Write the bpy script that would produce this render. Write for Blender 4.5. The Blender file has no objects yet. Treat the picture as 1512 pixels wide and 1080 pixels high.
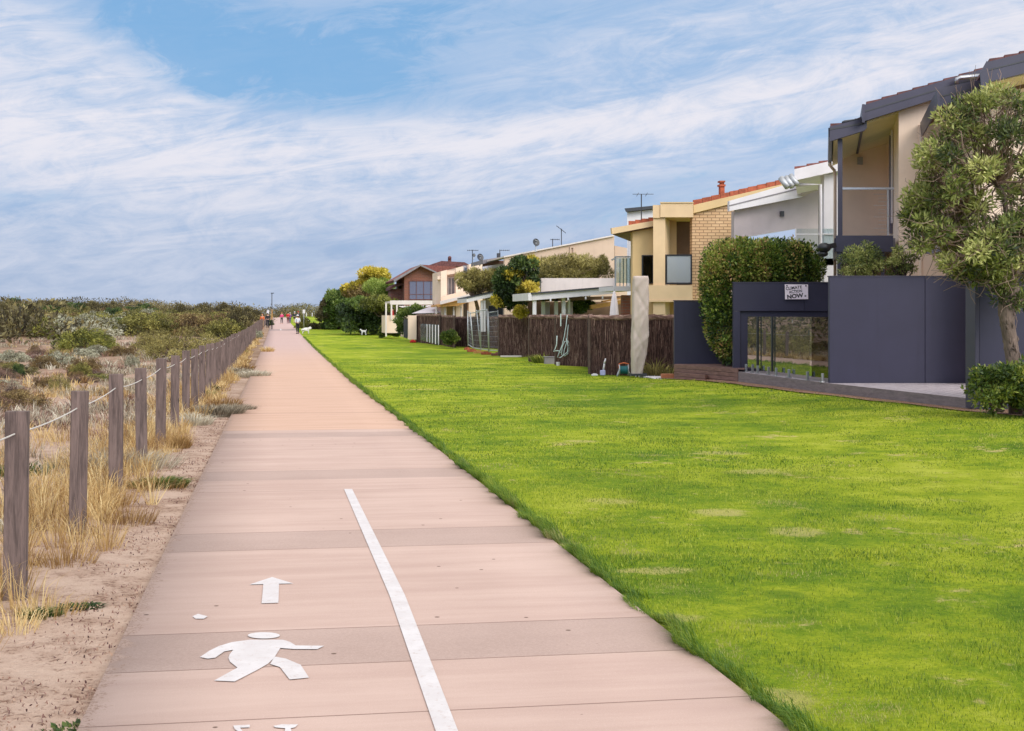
import bpy, bmesh, math, random
import numpy as np
from mathutils import Vector, Matrix, noise as mnoise
R = math.radians
SC = bpy.context.scene
COL = SC.collection
F = 2056.0                      # focal length measured in the 1512 px wide photograph
CH = 1.7                        # camera height
KX = -0.169                     # sideways drift of the path per metre of depth

# ---------------------------------------------------------------- camera
cam_d = bpy.data.cameras.new('camera'); cam = bpy.data.objects.new('camera', cam_d); COL.objects.link(cam)
cam.location = (0, 0, CH); cam.rotation_euler = (R(90), 0, 0)
cam_d.sensor_width = 36; cam_d.lens = 36*F/1512
cam_d.shift_y = -(540-465)/1512
cam_d.clip_start = 0.1; cam_d.clip_end = 6000
SC.camera = cam
SC.view_settings.view_transform = 'Standard'; SC.view_settings.look = 'None'
SC.view_settings.exposure = 0.06; SC.view_settings.gamma = 1
SC.cycles.max_bounces = 6; SC.cycles.transparent_max_bounces = 12

# ---------------------------------------------------------------- node helpers
class E:
    """a shader socket with arithmetic"""
    def __init__(s, nt, sock): s.nt, s.s = nt, sock
    def _m(s, op, *o, clamp=False):
        n = s.nt.nodes.new('ShaderNodeMath'); n.operation = op; n.use_clamp = clamp
        for i, v in enumerate((s,)+o):
            if isinstance(v, E): s.nt.links.new(v.s, n.inputs[i])
            else: n.inputs[i].default_value = v
        return E(s.nt, n.outputs[0])
    def __add__(s, o): return s._m('ADD', o)
    def __radd__(s, o): return s._m('ADD', o)
    def __sub__(s, o): return s._m('SUBTRACT', o)
    def __rsub__(s, o): return (s*-1.0)._m('ADD', o)
    def __mul__(s, o): return s._m('MULTIPLY', o)
    def __rmul__(s, o): return s._m('MULTIPLY', o)
    def __truediv__(s, o): return s._m('DIVIDE', o)
    def fn(s, op, *o): return s._m(op, *o)
    def clamp(s): return s._m('ADD', 0.0, clamp=True)
    def step(s, a, b):
        n = s.nt.nodes.new('ShaderNodeMapRange'); n.interpolation_type = 'SMOOTHSTEP'
        s.nt.links.new(s.s, n.inputs[0]); n.inputs[1].default_value = a; n.inputs[2].default_value = b
        return E(s.nt, n.outputs[0])
def nnode(nt, t, **kw):
    n = nt.nodes.new(t)
    for k, v in kw.items(): setattr(n, k, v)
    return n
def xyz(nt, vec):
    n = nnode(nt, 'ShaderNodeSeparateXYZ'); nt.links.new(vec, n.inputs[0])
    return [E(nt, o) for o in n.outputs]
def comb(nt, *v):
    n = nnode(nt, 'ShaderNodeCombineXYZ')
    for i, a in enumerate(v):
        if isinstance(a, E): nt.links.new(a.s, n.inputs[i])
        else: n.inputs[i].default_value = a
    return n.outputs[0]
def nz(nt, vec, scale, detail=4, rough=.55, dist=0.0):
    n = nnode(nt, 'ShaderNodeTexNoise'); n.inputs['Scale'].default_value = scale
    n.inputs['Detail'].default_value = detail; n.inputs['Roughness'].default_value = rough
    n.inputs['Distortion'].default_value = dist
    nt.links.new(vec, n.inputs['Vector']); return E(nt, n.outputs[0])
def mixc(nt, f, a, b):
    n = nnode(nt, 'ShaderNodeMix', data_type='RGBA')
    for i, v in ((0, f), (6, a), (7, b)):
        if isinstance(v, E): nt.links.new(v.s, n.inputs[i])
        elif isinstance(v, bpy.types.NodeSocket): nt.links.new(v, n.inputs[i])
        elif i == 0: n.inputs[0].default_value = v
        else: n.inputs[i].default_value = (*v, 1)
    return n.outputs[2]
def ramp(nt, f, cols):
    n = nnode(nt, 'ShaderNodeValToRGB'); el = n.color_ramp.elements
    for i, (p, c) in enumerate(cols):
        e = el[i] if i < 2 else el.new(p)
        e.position = p; e.color = (*c, 1)
    nt.links.new(f.s, n.inputs[0]); return n.outputs[0]
def srgb(r, g, b):
    return tuple(((c/255)/12.92 if c/255 <= .04045 else ((c/255+.055)/1.055)**2.4) for c in (r, g, b))

# ---------------------------------------------------------------- world: Nishita sky behind a veil of high cloud
SUN = Vector((0.58, -0.80, 0.62)).normalized()
elev = math.asin(SUN.z); azim = math.atan2(SUN.x, SUN.y)
W = bpy.data.worlds.new('World'); SC.world = W; W.use_nodes = True
nt = W.node_tree; nt.nodes.clear()
out = nnode(nt, 'ShaderNodeOutputWorld'); bg = nnode(nt, 'ShaderNodeBackground')
nt.links.new(bg.outputs[0], out.inputs[0]); bg.inputs[1].default_value = 0.1
sky = nnode(nt, 'ShaderNodeTexSky', sky_type='NISHITA', sun_disc=False)
sky.sun_elevation = elev; sky.sun_rotation = azim
tc = nnode(nt, 'ShaderNodeTexCoord')
x, y, z = xyz(nt, tc.outputs['Generated'])
az = x.fn('ARCTAN2', y); el = z.fn('ARCSINE')
def gauss(cx, cy, sx, sy, rot=0.0):
    U0, V0 = math.atan((cx-756)/F), math.atan((465-cy)/F)
    c, s = math.cos(R(rot)), math.sin(R(rot))
    du, dv = az-U0, el-V0
    a = (du*c+dv*s)*(F/sx); b = (dv*c-du*s)*(F/sy)
    q = (a*a+b*b)*-0.5
    return q.fn('EXPONENT')
ca, sa = math.cos(R(9)), math.sin(R(9))
P = comb(nt, (az*ca+el*sa)*1.0, (el*ca-az*sa)*2.3, 0.0)
P2 = comb(nt, (az*ca+el*sa)*1.0, (el*ca-az*sa)*6.5, 3.0)
w1 = nz(nt, P, 5.0, 7, .62, .9)
w2 = nz(nt, P2, 8.0, 9, .66, 1.2)
w3 = nz(nt, P, 2.2, 3, .5, .3)
w4 = nz(nt, comb(nt, (az*ca+el*sa)*1.0, (el*ca-az*sa)*2.6, 7.0), 17.0, 9, .68, 1.6)
gap = gauss(250, 50, 120, 34, -14)*.9 + gauss(475, 115, 125, 34, -4)*.95 + gauss(330, 10, 200, 20, 0)*.35 + gauss(560, 35, 110, 26, 8)*.5 + gauss(760, 30, 300, 30, 8)*.30 + gauss(900, 318, 300, 16, 7)*.42 + gauss(325, 142, 60, 12, -8)*.7 + gauss(60, 300, 160, 14, 0)*.35 + gauss(1010, 262, 160, 9, 8)*.35 + gauss(650, 90, 330, 130, 0)*.22 + gauss(1300, 250, 260, 26, 8)*.3 + gauss(520, 380, 260, 12, 3)*.25
gap2 = (gap + (w1-.5)*1.8*(gap*.6+.42) + (w4-.5)*2.6*(gap*.8+.22) - 0.08).step(0.08, 1.0)*.9
white = gauss(200, 255, 280, 60, -6)*.95 + gauss(200, 395, 300, 14, -3)*.35 + gauss(60, 180, 160, 50, -10)*.4 + gauss(110, 100, 200, 45, -14)*.45 + gauss(1150, 150, 330, 26, 9)*.75 + gauss(700, 215, 160, 16, 10)*.6 + gauss(640, 195, 220, 18, 3)*.6 + gauss(1330, 90, 300, 50, 10)*.6 + gauss(1010, 300, 220, 16, 10)*.5 + gauss(850, 262, 260, 14, 6)*.3
wv = (white*(w2*1.0+w1*.5)*.85 + (w1-.48)*1.5 + (w2-.5)*1.5 + (w4-.5)*1.6 + .22).step(-0.25, 1.35)
low = el.step(0.13, -0.01)                     # nearer the horizon the cloud turns blue grey
high = el.step(0.22, 0.7)
cA = mixc(nt, wv, srgb(158, 188, 224), srgb(230, 229, 238))
cB = mixc(nt, (wv*.8+(w3-.5)*.6).clamp(), srgb(158, 177, 207), srgb(202, 210, 228))
cC = mixc(nt, low, cA, cB)
cD = mixc(nt, high, cC, (.86, .86, .88))
dt = x*SUN.x+y*SUN.y+z*SUN.z; glow = dt.step(.05, 1.0)          # extra glow added round the veiled sun, lifting light on shaded walls
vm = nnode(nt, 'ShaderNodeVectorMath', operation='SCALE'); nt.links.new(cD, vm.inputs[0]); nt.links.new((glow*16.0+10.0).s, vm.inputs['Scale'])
blue = nnode(nt, 'ShaderNodeMix', data_type='RGBA'); blue.inputs[0].default_value = .22
blue.inputs[6].default_value = (1.65, 4.05, 7.3, 1)
nt.links.new(sky.outputs[0], blue.inputs[7])
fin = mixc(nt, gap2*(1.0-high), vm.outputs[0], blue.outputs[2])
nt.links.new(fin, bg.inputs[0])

sd = bpy.data.lights.new('sun', 'SUN'); sd.energy = 1.7; sd.angle = R(28); sd.color = (1, .93, .84)
sun = bpy.data.objects.new('sun', sd); COL.objects.link(sun)
sun.rotation_euler = (-SUN).to_track_quat('-Z', 'Y').to_euler(); sun.location = (30, -20, 60)

# ---------------------------------------------------------------- geometry helpers
def prof(Y):
    return np.interp(Y, [-60, 0, 21, 40, 75, 110, 153, 212, 300, 400, 700], [.1, 0, -.10, -.22, -.21, -.10, .13, .40, .95, 1.35, 1.5])
def YG(py, z0=0.0):
    lo, hi = 2.0, 500.0
    for _ in range(60):
        m = (lo+hi)/2
        yy = 465+(CH-prof(m)-z0)/m*F
        if yy > py: lo = m
        else: hi = m
    return (lo+hi)/2
def PX(px, py, Y): return ((px-756)/F*Y, Y, CH-(py-465)/F*Y)
def XG(px, py, z0=0.0):
    Y = YG(py, z0); return ((px-756)/F*Y, Y, float(prof(Y))+z0)
def px2x(px, Y): return (px-756)/F*Y
def py2z(py, Y): return CH-(py-465)/F*Y
def us(u, s): return (0.65+u*.986-s*.1666, u*.1666+s*.986)      # path frame -> world
WL = {}
def wl(o): return WL.get(o.name, Vector((0, 0, 0)))

class MB:
    def __init__(s): s.v, s.f, s.m = [], [], []
    def add(s, vs, fs, mi=0):
        b = len(s.v); s.v += [tuple(p) for p in vs]; s.f += [tuple(b+i for i in q) for q in fs]; s.m += [mi]*len(fs); return s
    def prism(s, poly, vec, mi=0):
        n = len(poly); vec = Vector(vec); back = [Vector(p)+vec for p in poly]
        fs = [tuple(range(n)), tuple(reversed(range(n, 2*n)))]
        fs += [(i, n+i, n+(i+1) % n, (i+1) % n) for i in range(n)]
        return s.add([Vector(p) for p in poly]+back, fs, mi)
    def pp(s, pts, Y, depth, kx=KX, mi=0):
        """front outline in photo pixels at distance Y, carried back by depth along the terrace"""
        return s.prism([PX(a, b, Y) for a, b in pts], (kx*depth, depth, 0), mi)
    def bp(s, x0, y0, x1, y1, Y, depth, kx=KX, mi=0):
        return s.pp([(x0, y0), (x1, y0), (x1, y1), (x0, y1)], Y, depth, kx, mi)
    def box(s, c, size, rz=0.0, mi=0, ry=0.0, rx=0.0):
        M = Matrix.Translation(c) @ Matrix.Rotation(rz, 4, 'Z') @ Matrix.Rotation(ry, 4, 'Y') @ Matrix.Rotation(rx, 4, 'X')
        a, b, d = (k/2 for k in size)
        vs = [M @ Vector((i*a, j*b, k*d)) for i in (-1, 1) for j in (-1, 1) for k in (-1, 1)]
        return s.add(vs, [(0, 1, 3, 2), (4, 6, 7, 5), (0, 4, 5, 1), (2, 3, 7, 6), (0, 2, 6, 4), (1, 5, 7, 3)], mi)
    def bar(s, a, b, w, h, mi=0):
        a, b = Vector(a), Vector(b); d = b-a; L = d.length
        if L < 1e-6: return s
        q = d.to_track_quat('X', 'Z'); M = Matrix.Translation((a+b)/2) @ q.to_matrix().to_4x4()
        vs = [M @ Vector((i*L/2, j*w/2, k*h/2)) for i in (-1, 1) for j in (-1, 1) for k in (-1, 1)]
        return s.add(vs, [(0, 1, 3, 2), (4, 6, 7, 5), (0, 4, 5, 1), (2, 3, 7, 6), (0, 2, 6, 4), (1, 5, 7, 3)], mi)
    def tube(s, pts, rad, n=8, mi=0, cap=True):
        pts = [Vector(p) for p in pts]
        if not hasattr(rad, '__len__'): rad = [rad]*len(pts)
        up = Vector((0, 0, 1)); b = len(s.v); vs = []
        prev = None
        for i, p in enumerate(pts):
            d = (pts[min(i+1, len(pts)-1)]-pts[max(i-1, 0)]).normalized()
            if prev is None: a = d.orthogonal().normalized()
            else: a = (prev-d*prev.dot(d)); a = a.normalized() if a.length > 1e-5 else d.orthogonal().normalized()
            prev = a; c = d.cross(a)
            for k in range(n):
                t = 2*math.pi*k/n; vs.append(p+(a*math.cos(t)+c*math.sin(t))*rad[i])
        fs = []
        for i in range(len(pts)-1):
            for k in range(n):
                fs.append((i*n+k, i*n+(k+1) % n, (i+1)*n+(k+1) % n, (i+1)*n+k))
        if cap: fs += [tuple(reversed(range(n))), tuple((len(pts)-1)*n+k for k in range(n))]
        return s.add(vs, fs, mi)
    def ball(s, c, r, seg=12, rings=8, mi=0):
        r = r if hasattr(r, '__len__') else (r, r, r); vs = [(c[0], c[1], c[2]+r[2])]
        for i in range(1, rings):
            t = math.pi*i/rings
            for k in range(seg):
                p = 2*math.pi*k/seg; vs.append((c[0]+r[0]*math.sin(t)*math.cos(p), c[1]+r[1]*math.sin(t)*math.sin(p), c[2]+r[2]*math.cos(t)))
        vs.append((c[0], c[1], c[2]-r[2])); fs = [(0, 1+k, 1+(k+1) % seg) for k in range(seg)]
        for i in range(rings-2):
            for k in range(seg):
                a, b2 = 1+i*seg+k, 1+i*seg+(k+1) % seg; fs.append((a, a+seg, b2+seg, b2))
        L = len(vs)-1; fs += [(L, 1+(rings-2)*seg+(k+1) % seg, 1+(rings-2)*seg+k) for k in range(seg)]
        return s.add(vs, fs, mi)
    def build(s, name, mat, parent=None, smooth=False, bevel=0, loc=None):
        off = wl(parent) if parent is not None else Vector(loc if loc else (0, 0, 0))
        me = bpy.data.meshes.new(name)
        me.from_pydata([(p[0]-off.x, p[1]-off.y, p[2]-off.z) for p in s.v], [], s.f)
        bm = bmesh.new(); bm.from_mesh(me); bmesh.ops.recalc_face_normals(bm, faces=bm.faces); bm.to_mesh(me); bm.free()
        mats = mat if isinstance(mat, (list, tuple)) else [mat]
        for m in mats: me.materials.append(m)
        if len(mats) > 1: me.polygons.foreach_set('material_index', s.m)
        if smooth: me.polygons.foreach_set('use_smooth', [True]*len(me.polygons))
        o = bpy.data.objects.new(name, me); COL.objects.link(o)
        if bevel:
            bv = o.modifiers.new('bevel', 'BEVEL'); bv.width = bevel; bv.segments = 2; bv.limit_method = 'ANGLE'
        if parent is not None: o.parent = parent; WL[o.name] = off
        else: o.location = off; WL[o.name] = off
        return o
def tag(o, label=None, cat=None, group=None, kind=None):
    if label: o['label'] = label
    if cat: o['category'] = cat
    if group: o['group'] = group
    if kind: o['kind'] = kind
    return o
def thing(name, label, cat, loc, group=None):
    o = bpy.data.objects.new(name, None); COL.objects.link(o); o.location = loc; o.empty_display_size = .2
    WL[o.name] = Vector(loc); return tag(o, label, cat, group)
def dup(root, loc, rz=0.0, sc=None, label=None, group=None):
    r = root.copy(); COL.objects.link(r); r.location = loc; r.rotation_euler = (0, 0, rz)
    if sc: r.scale = sc if hasattr(sc, '__len__') else (sc, sc, sc)
    if label: r['label'] = label
    if group: r['group'] = group
    for ch in list(root.children):
        c = ch.copy(); COL.objects.link(c); c.parent = r
        for g in ch.children:
            e = g.copy(); COL.objects.link(e); e.parent = c
    return r
def npmesh(name, V, Fq, mat, attr=None, smooth=False):
    me = bpy.data.meshes.new(name); n, k = Fq.shape
    me.vertices.add(len(V)); me.vertices.foreach_set('co', V.astype(np.float32).ravel())
    me.loops.add(n*k); me.loops.foreach_set('vertex_index', Fq.astype(np.int32).ravel())
    me.polygons.add(n); me.polygons.foreach_set('loop_start', np.arange(n, dtype=np.int32)*k)
    if smooth: me.polygons.foreach_set('use_smooth', np.ones(n, bool))
    me.update(calc_edges=True)
    if attr is not None:
        a = me.attributes.new('tone', 'FLOAT_COLOR', 'POINT')
        c = np.ones((len(V), 4), np.float32); c[:, :attr.shape[1]] = attr
        a.data.foreach_set('color', c.ravel())
    me.materials.append(mat); return me
def npobj(name, me, parent=None, loc=(0, 0, 0)):
    o = bpy.data.objects.new(name, me); COL.objects.link(o); o.location = loc
    if parent is not None: o.parent = parent
    WL[o.name] = Vector(loc) if parent is None else wl(parent)
    return o

# ---------------------------------------------------------------- materials
def newmat(name):
    m = bpy.data.materials.new(name); m.use_nodes = True; nt = m.node_tree; b = nt.nodes['Principled BSDF']
    return m, nt, b
def objco(nt): return nnode(nt, 'ShaderNodeTexCoord').outputs['Object']
def bump(nt, b, h, strength=.3, dist=.02):
    n = nnode(nt, 'ShaderNodeBump'); n.inputs['Strength'].default_value = strength; n.inputs['Distance'].default_value = dist
    nt.links.new(h.s, n.inputs['Height']); nt.links.new(n.outputs[0], b.inputs['Normal'])
def plain(name, col, rough=.6, var=.12, scale=3.0, bs=60.0, bst=.15, metal=0.0, stain=0.0):
    m, nt, b = newmat(name); P = objco(nt)
    n1 = nz(nt, P, scale, 5, .6); n2 = nz(nt, P, bs, 3, .6)
    lo = tuple(c*(1-var) for c in col); hi = tuple(min(1, c*(1+var)) for c in col)
    c = mixc(nt, n1.step(.3, .7), lo, hi)
    if stain:
        X, Y, Z = xyz(nt, P); sv = nz(nt, comb(nt, X*3.0, Y*3.0, Z*.25), 1.6, 5, .65)
        c = mixc(nt, sv.step(.52, .78)*stain, c, tuple(k*.5 for k in col))
    nt.links.new(c, b.inputs['Base Color']); b.inputs['Roughness'].default_value = rough; b.inputs['Metallic'].default_value = metal
    if bst: bump(nt, b, n2, bst, .01)
    return m
def leafmat(name, cols, trans=.25, rough=.5):
    m, nt, b = newmat(name); a = nnode(nt, 'ShaderNodeAttribute', attribute_name='tone')
    s = nnode(nt, 'ShaderNodeSeparateColor'); nt.links.new(a.outputs['Color'], s.inputs[0])
    t = E(nt, s.outputs[0])*.42+E(nt, s.outputs[1])*.58
    k = len(cols); c = ramp(nt, t, [(.12+.76*i/(k-1), col) for i, col in enumerate(cols)])
    nt.links.new(c, b.inputs['Base Color']); b.inputs['Roughness'].default_value = rough
    b.inputs['Specular IOR Level'].default_value = .3
    tr = nnode(nt, 'ShaderNodeBsdfTranslucent'); nt.links.new(c, tr.inputs[0])
    mx = nnode(nt, 'ShaderNodeMixShader'); mx.inputs[0].default_value = trans
    nt.links.new(b.outputs[0], mx.inputs[1]); nt.links.new(tr.outputs[0], mx.inputs[2])
    nt.links.new(mx.outputs[0], nt.nodes['Material Output'].inputs[0]); return m
def wood(name, c1, c2, grain=(14, 14, 1.2), knots=True, rough=.8, bst=.5):
    m, nt, b = newmat(name); P = objco(nt); X, Y, Z = xyz(nt, P)
    oi = E(nt, nnode(nt, 'ShaderNodeObjectInfo').outputs['Random'])*37.0
    G = comb(nt, X*float(grain[0])+oi, Y*float(grain[1])+oi, Z*float(grain[2])+oi)
    n1 = nz(nt, G, 1.6, 6, .65, .6); n2 = nz(nt, G, 7.0, 4, .7)
    c = mixc(nt, (n1*.7+n2*.3).step(.32, .68), c1, c2)
    if knots:
        v = nnode(nt, 'ShaderNodeTexVoronoi'); v.inputs['Scale'].default_value = 1.0
        nt.links.new(comb(nt, X*7.0+oi, Y*7.0, Z*2.6+oi), v.inputs['Vector'])
        kn = E(nt, v.outputs['Distance']).step(.13, .05)
        c = mixc(nt, kn*.75, c, tuple(k*.35 for k in c1))
    nt.links.new(c, b.inputs['Base Color']); b.inputs['Roughness'].default_value = rough
    bump(nt, b, n1+n2*.5, bst, .01); return m
def brick(name, c1, c2, mortar, sc=1.0, rough=.85, bw=.23, bh=.086, ms=.012):
    m, nt, b = newmat(name); X, Y, Z = xyz(nt, objco(nt))
    t = nnode(nt, 'ShaderNodeTexBrick'); nt.links.new(comb(nt, X+Y, Z, 0.0), t.inputs['Vector'])
    t.inputs['Scale'].default_value = 1.0; t.inputs['Brick Width'].default_value = bw*sc; t.inputs['Row Height'].default_value = bh*sc
    t.inputs['Mortar Size'].default_value = ms*sc; t.inputs['Color1'].default_value = (*c1, 1); t.inputs['Color2'].default_value = (*c2, 1)
    t.inputs['Mortar'].default_value = (*mortar, 1); t.inputs['Bias'].default_value = 0.0
    n = nz(nt, objco(nt), 1.2, 5, .6)
    c = mixc(nt, n.step(.35, .75)*.35, t.outputs['Color'], tuple(k*.6 for k in c1))
    nt.links.new(c, b.inputs['Base Color']); b.inputs['Roughness'].default_value = rough
    bump(nt, b, E(nt, t.outputs['Fac'])*-1.0, .5, .01); return m
def glassy(name, col, alpha, rough=.03, tint=(.7, .8, .8), refl=1.0):
    """pane: part mirror, part see-through"""
    m, nt, b = newmat(name)
    g = nnode(nt, 'ShaderNodeBsdfGlossy'); g.inputs['Roughness'].default_value = rough; g.inputs[0].default_value = (.95, .97, 1, 1)
    t = nnode(nt, 'ShaderNodeBsdfTransparent'); t.inputs[0].default_value = (*tint, 1)
    b.inputs['Base Color'].default_value = (*col, 1); b.inputs['Roughness'].default_value = .2
    fr = nnode(nt, 'ShaderNodeFresnel'); fr.inputs[0].default_value = 1.5
    m1 = nnode(nt, 'ShaderNodeMixShader'); m1.inputs[0].default_value = alpha
    nt.links.new(t.outputs[0], m1.inputs[1]); nt.links.new(b.outputs[0], m1.inputs[2])
    f2 = (E(nt, fr.outputs[0])*refl+.02).clamp()
    m2 = nnode(nt, 'ShaderNodeMixShader'); nt.links.new(f2.s, m2.inputs[0])
    nt.links.new(m1.outputs[0], m2.inputs[1]); nt.links.new(g.outputs[0], m2.inputs[2])
    nt.links.new(m2.outputs[0], nt.nodes['Material Output'].inputs[0]); return m
M = {}
M['purple'] = plain('purple_paint', (.029, .026, .054), .5, .08, 1.2, 90, .08, stain=.25)
M['purple2'] = plain('dark_purple_trim', (.045, .040, .066), .45, .1, 2, 60, .05)
M['cream'] = plain('cream_render', (.68, .485, .285), .8, .05, 1.5, 80, .2, stain=.12)
M['pink_cream'] = plain('pale_cream_render', (.82, .63, .49), .8, .05, 1.0, 80, .2, stain=.10)
M['pink_cream2'] = plain('sandy_render', (.64, .465, .35), .8, .06, 1.0, 80, .2, stain=.12)
M['yellow_cream'] = plain('yellow_cream_render', (.64, .45, .225), .8, .05, 1.5, 80, .2, stain=.12)
M['recess'] = plain('balcony_render', (.84, .65, .51), .8, .05, 1.0, 80, .2, stain=.05)
M['soffit'] = plain('soffit_board', (.84, .70, .46), .8, .05, 2, 40, .1)
M['taupe'] = plain('taupe_render', (.46, .39, .39), .85, .06, 1.2, 80, .2, stain=.15)
M['white'] = plain('white_paint', (.70, .66, .67), .6, .05, 2, 50, .08, stain=.10)
M['offwhite'] = plain('offwhite_paint', (.70, .61, .57), .7, .06, 2, 50, .08, stain=.2)
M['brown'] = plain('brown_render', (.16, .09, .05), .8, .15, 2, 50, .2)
M['darkgrey'] = plain('dark_grey_metal', (.04, .04, .045), .5, .1, 2, 50, .05)
M['black'] = plain('black_plastic', (.012, .012, .014), .4, .1, 2, 50, .05)
M['steel'] = plain('brushed_steel', (.42, .42, .43), .35, .06, 6, 80, .05, metal=.9)
M['galv'] = plain('galvanised_pipe', (.48, .49, .50), .45, .1, 9, 60, .1, metal=.5)
M['tile'] = plain('terracotta_tile', (.36, .085, .035), .75, .35, 5, 30, .4)
M['tile_dark'] = plain('dark_roof_tile', (.13, .05, .045), .8, .35, 6, 30, .4)
M['tile_red'] = plain('weathered_red_tile', (.20, .065, .05), .8, .3, 7, 30, .4)
M['grey'] = plain('grey_board', (.22, .20, .21), .7, .12, 3, 50, .15, stain=.2)
M['greydeck'] = wood('grey_deck_board', (.27, .23, .25), (.42, .37, .38), (3, 3, 8), False, .75, .3)
M['greyskirt'] = wood('grey_deck_edge', (.15, .12, .12), (.25, .20, .20), (2, 2, 12), False, .75, .3)
M['reddeck'] = wood('red_brown_deck', (.13, .065, .05), (.27, .15, .12), (1.5, 1.5, 12), False, .75, .4)
M['post'] = wood('weathered_post', (.060, .040, .034), (.195, .135, .115))
M['orangewood'] = wood('new_pine', (.42, .20, .045), (.60, .33, .10), (2, 2, 6), False)
M['bark'] = wood('tree_bark', (.06, .042, .032), (.25, .175, .135), (9, 9, 2.5), True, .9, .9)
M['twig'] = plain('twig_bark', (.27, .18, .135), .9, .3, 6, 40, .3)
M['twig_dark'] = plain('dark_bark', (.10, .065, .05), .9, .3, 6, 40, .3)
M['canvas'] = plain('beige_canvas', (.56, .46, .40), .85, .06, 3, 200, .25)
M['whitecloth'] = plain('white_cloth', (.62, .56, .58), .9, .05, 4, 120, .2)
M['rope'] = plain('white_rope', (.55, .51, .46), .8, .1, 30, 200, .5)
M['hose'] = plain('pale_green_hose', (.50, .60, .56), .4, .08, 5, 60, .05)
M['brick_cream'] = brick('cream_brick', (.70, .46, .26), (.60, .37, .20), (.30, .17, .09), 1.35)
M['brick_red'] = brick('red_brick', (.30, .10, .06), (.20, .065, .045), (.22, .13, .10), 1.4)
M['paint'] = plain('road_paint', (.72, .67, .64), .7, .07, 18, 200, .3, stain=.25)
def roadpaint():
    m, nt, b = newmat('road_paint'); P = objco(nt); a = nz(nt, P, 5, 5, .7); f = nz(nt, P, 110, 4, .8); g = nz(nt, P, 22, 5, .75)
    c = mixc(nt, a.step(.35, .7), (.56, .515, .50), (.63, .59, .575)); c = mixc(nt, (f*.4+g*.6).step(.53, .63)*.7, c, (.45, .34, .29))
    nt.links.new(c, b.inputs['Base Color']); b.inputs['Roughness'].default_value = .75; bump(nt, b, f, .3, .004); return m
M['paint'] = roadpaint()
M['glass'] = glassy('clear_glass', (.5, .6, .6), .05)
M['mirror'] = glassy('reflective_glass', (.03, .05, .05), .45, .012, (.5, .55, .55), 2.2)
M['mirror2'] = glassy('reflective_clear_glass', (.03, .05, .05), .05, .012, (.8, .85, .85), 1.1)
M['frost'] = glassy('frosted_glass', (.50, .52, .54), .55, .12)
M['window'] = glassy('window_glass', (.06, .07, .09), .92, .04)
M['window_blue'] = glassy('blue_window_glass', (.14, .24, .27), .92, .05)
M['window_vio'] = glassy('blind_window_glass', (.11, .10, .15), .92, .06)
M['redcloth'] = plain('red_cloth', (.50, .02, .02), .9, .1, 6, 50, .1)
M['skin'] = plain('skin', (.50, .28, .20), .6, .05, 6, 50, .05)
# ---------------------------------------------------------------- ground
def XY(px, Y): return (px2x(px, Y), Y, float(prof(Y)))
def vnoise(x, y, seed=0):
    xi, yi = np.floor(x).astype(np.int64), np.floor(y).astype(np.int64); fx, fy = x-xi, y-yi
    def h(a, b):
        n = (a*374761393+b*668265263+seed*982451653) & 0xffffffff
        n = ((n ^ (n >> 13))*1274126177) & 0xffffffff
        return ((n ^ (n >> 16)) & 0xffff)/65535.0
    fx = fx*fx*(3-2*fx); fy = fy*fy*(3-2*fy)
    return (h(xi, yi)*(1-fx)+h(xi+1, yi)*fx)*(1-fy)+(h(xi, yi+1)*(1-fx)+h(xi+1, yi+1)*fx)*fy
def sst(a, b, x):
    t = np.clip((x-a)/(b-a), 0, 1); return t*t*(3-2*t)
def ucoord(X, Y): return (X-.65)*.986+Y*.1666
def zg(X, Y):
    X = np.asarray(X, float); Y = np.asarray(Y, float); u = ucoord(X, Y)
    t = sst(-2.0, -7.0, u); t2 = sst(-8, -30, u)
    z = prof(Y)
    z = z+t*((vnoise(X/6, Y/9, 1)-.5)*.5+(vnoise(X/2.1, Y/2.6, 2)-.5)*.16+.05)
    z = z+t2*np.interp(Y, [0, 90, 150, 260, 500], [0, .03, .45, 1.05, 1.3])*sst(-8, -40, u)
    z = z+sst(-1.5, -1.9, u)*(vnoise(X/.5, Y/.5, 3)-.5)*.05
    return z
def sheet(name, xs, ys, zf, mat):
    Xg, Yg = np.meshgrid(xs, ys); Z = zf(Xg, Yg)
    V = np.stack([Xg.ravel(), Yg.ravel(), Z.ravel()], 1); nx, ny = len(xs), len(ys)
    i = np.arange(ny-1)[:, None]*nx+np.arange(nx-1)[None]; i = i.ravel()
    Fq = np.stack([i, i+1, i+nx+1, i+nx], 1)
    o = npobj(name, npmesh(name, V, Fq, mat, smooth=True)); return tag(o, kind='structure')
# sand
m, nt, b = newmat('dune_sand'); P = objco(nt); X, Y, Z = xyz(nt, P)
n1 = nz(nt, P, .35, 5, .6); n2 = nz(nt, P, 3.0, 6, .7); n3 = nz(nt, P, 28, 4, .75); n4 = nz(nt, P, 90, 3, .7)
c = mixc(nt, n2.step(.3, .75), (.56, .41, .32), (.39, .26, .19))
c = mixc(nt, (n3*.6+n2*.4).step(.52, .60)*.7, c, (.15, .075, .045))
c = mixc(nt, n4.step(.60, .72)*.6, c, (.20, .12, .08))
far = Y.step(14, 60)
c = mixc(nt, far*n1.step(.30, .58)*.92, c, (.23, .145, .09))
nt.links.new(c, b.inputs['Base Color']); b.inputs['Roughness'].default_value = .95
b.inputs['Specular IOR Level'].default_value = .1
bump(nt, b, n2+n3*.6+n4*.25, .9, .05); M['sand'] = m
xs = np.concatenate([-np.geomspace(1500, 32, 26), np.arange(-31, 14, .45), np.geomspace(14.2, 1500, 26)])
ys = np.concatenate([[-60, -30, -15], np.arange(-8, 60, .5), np.geomspace(60.5, 3500, 90)])
sheet('ground', xs, ys, lambda a, b: zg(a, b)-.02-.03*sst(-1.5, -1.2, ucoord(a, b)), M['sand'])
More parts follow.
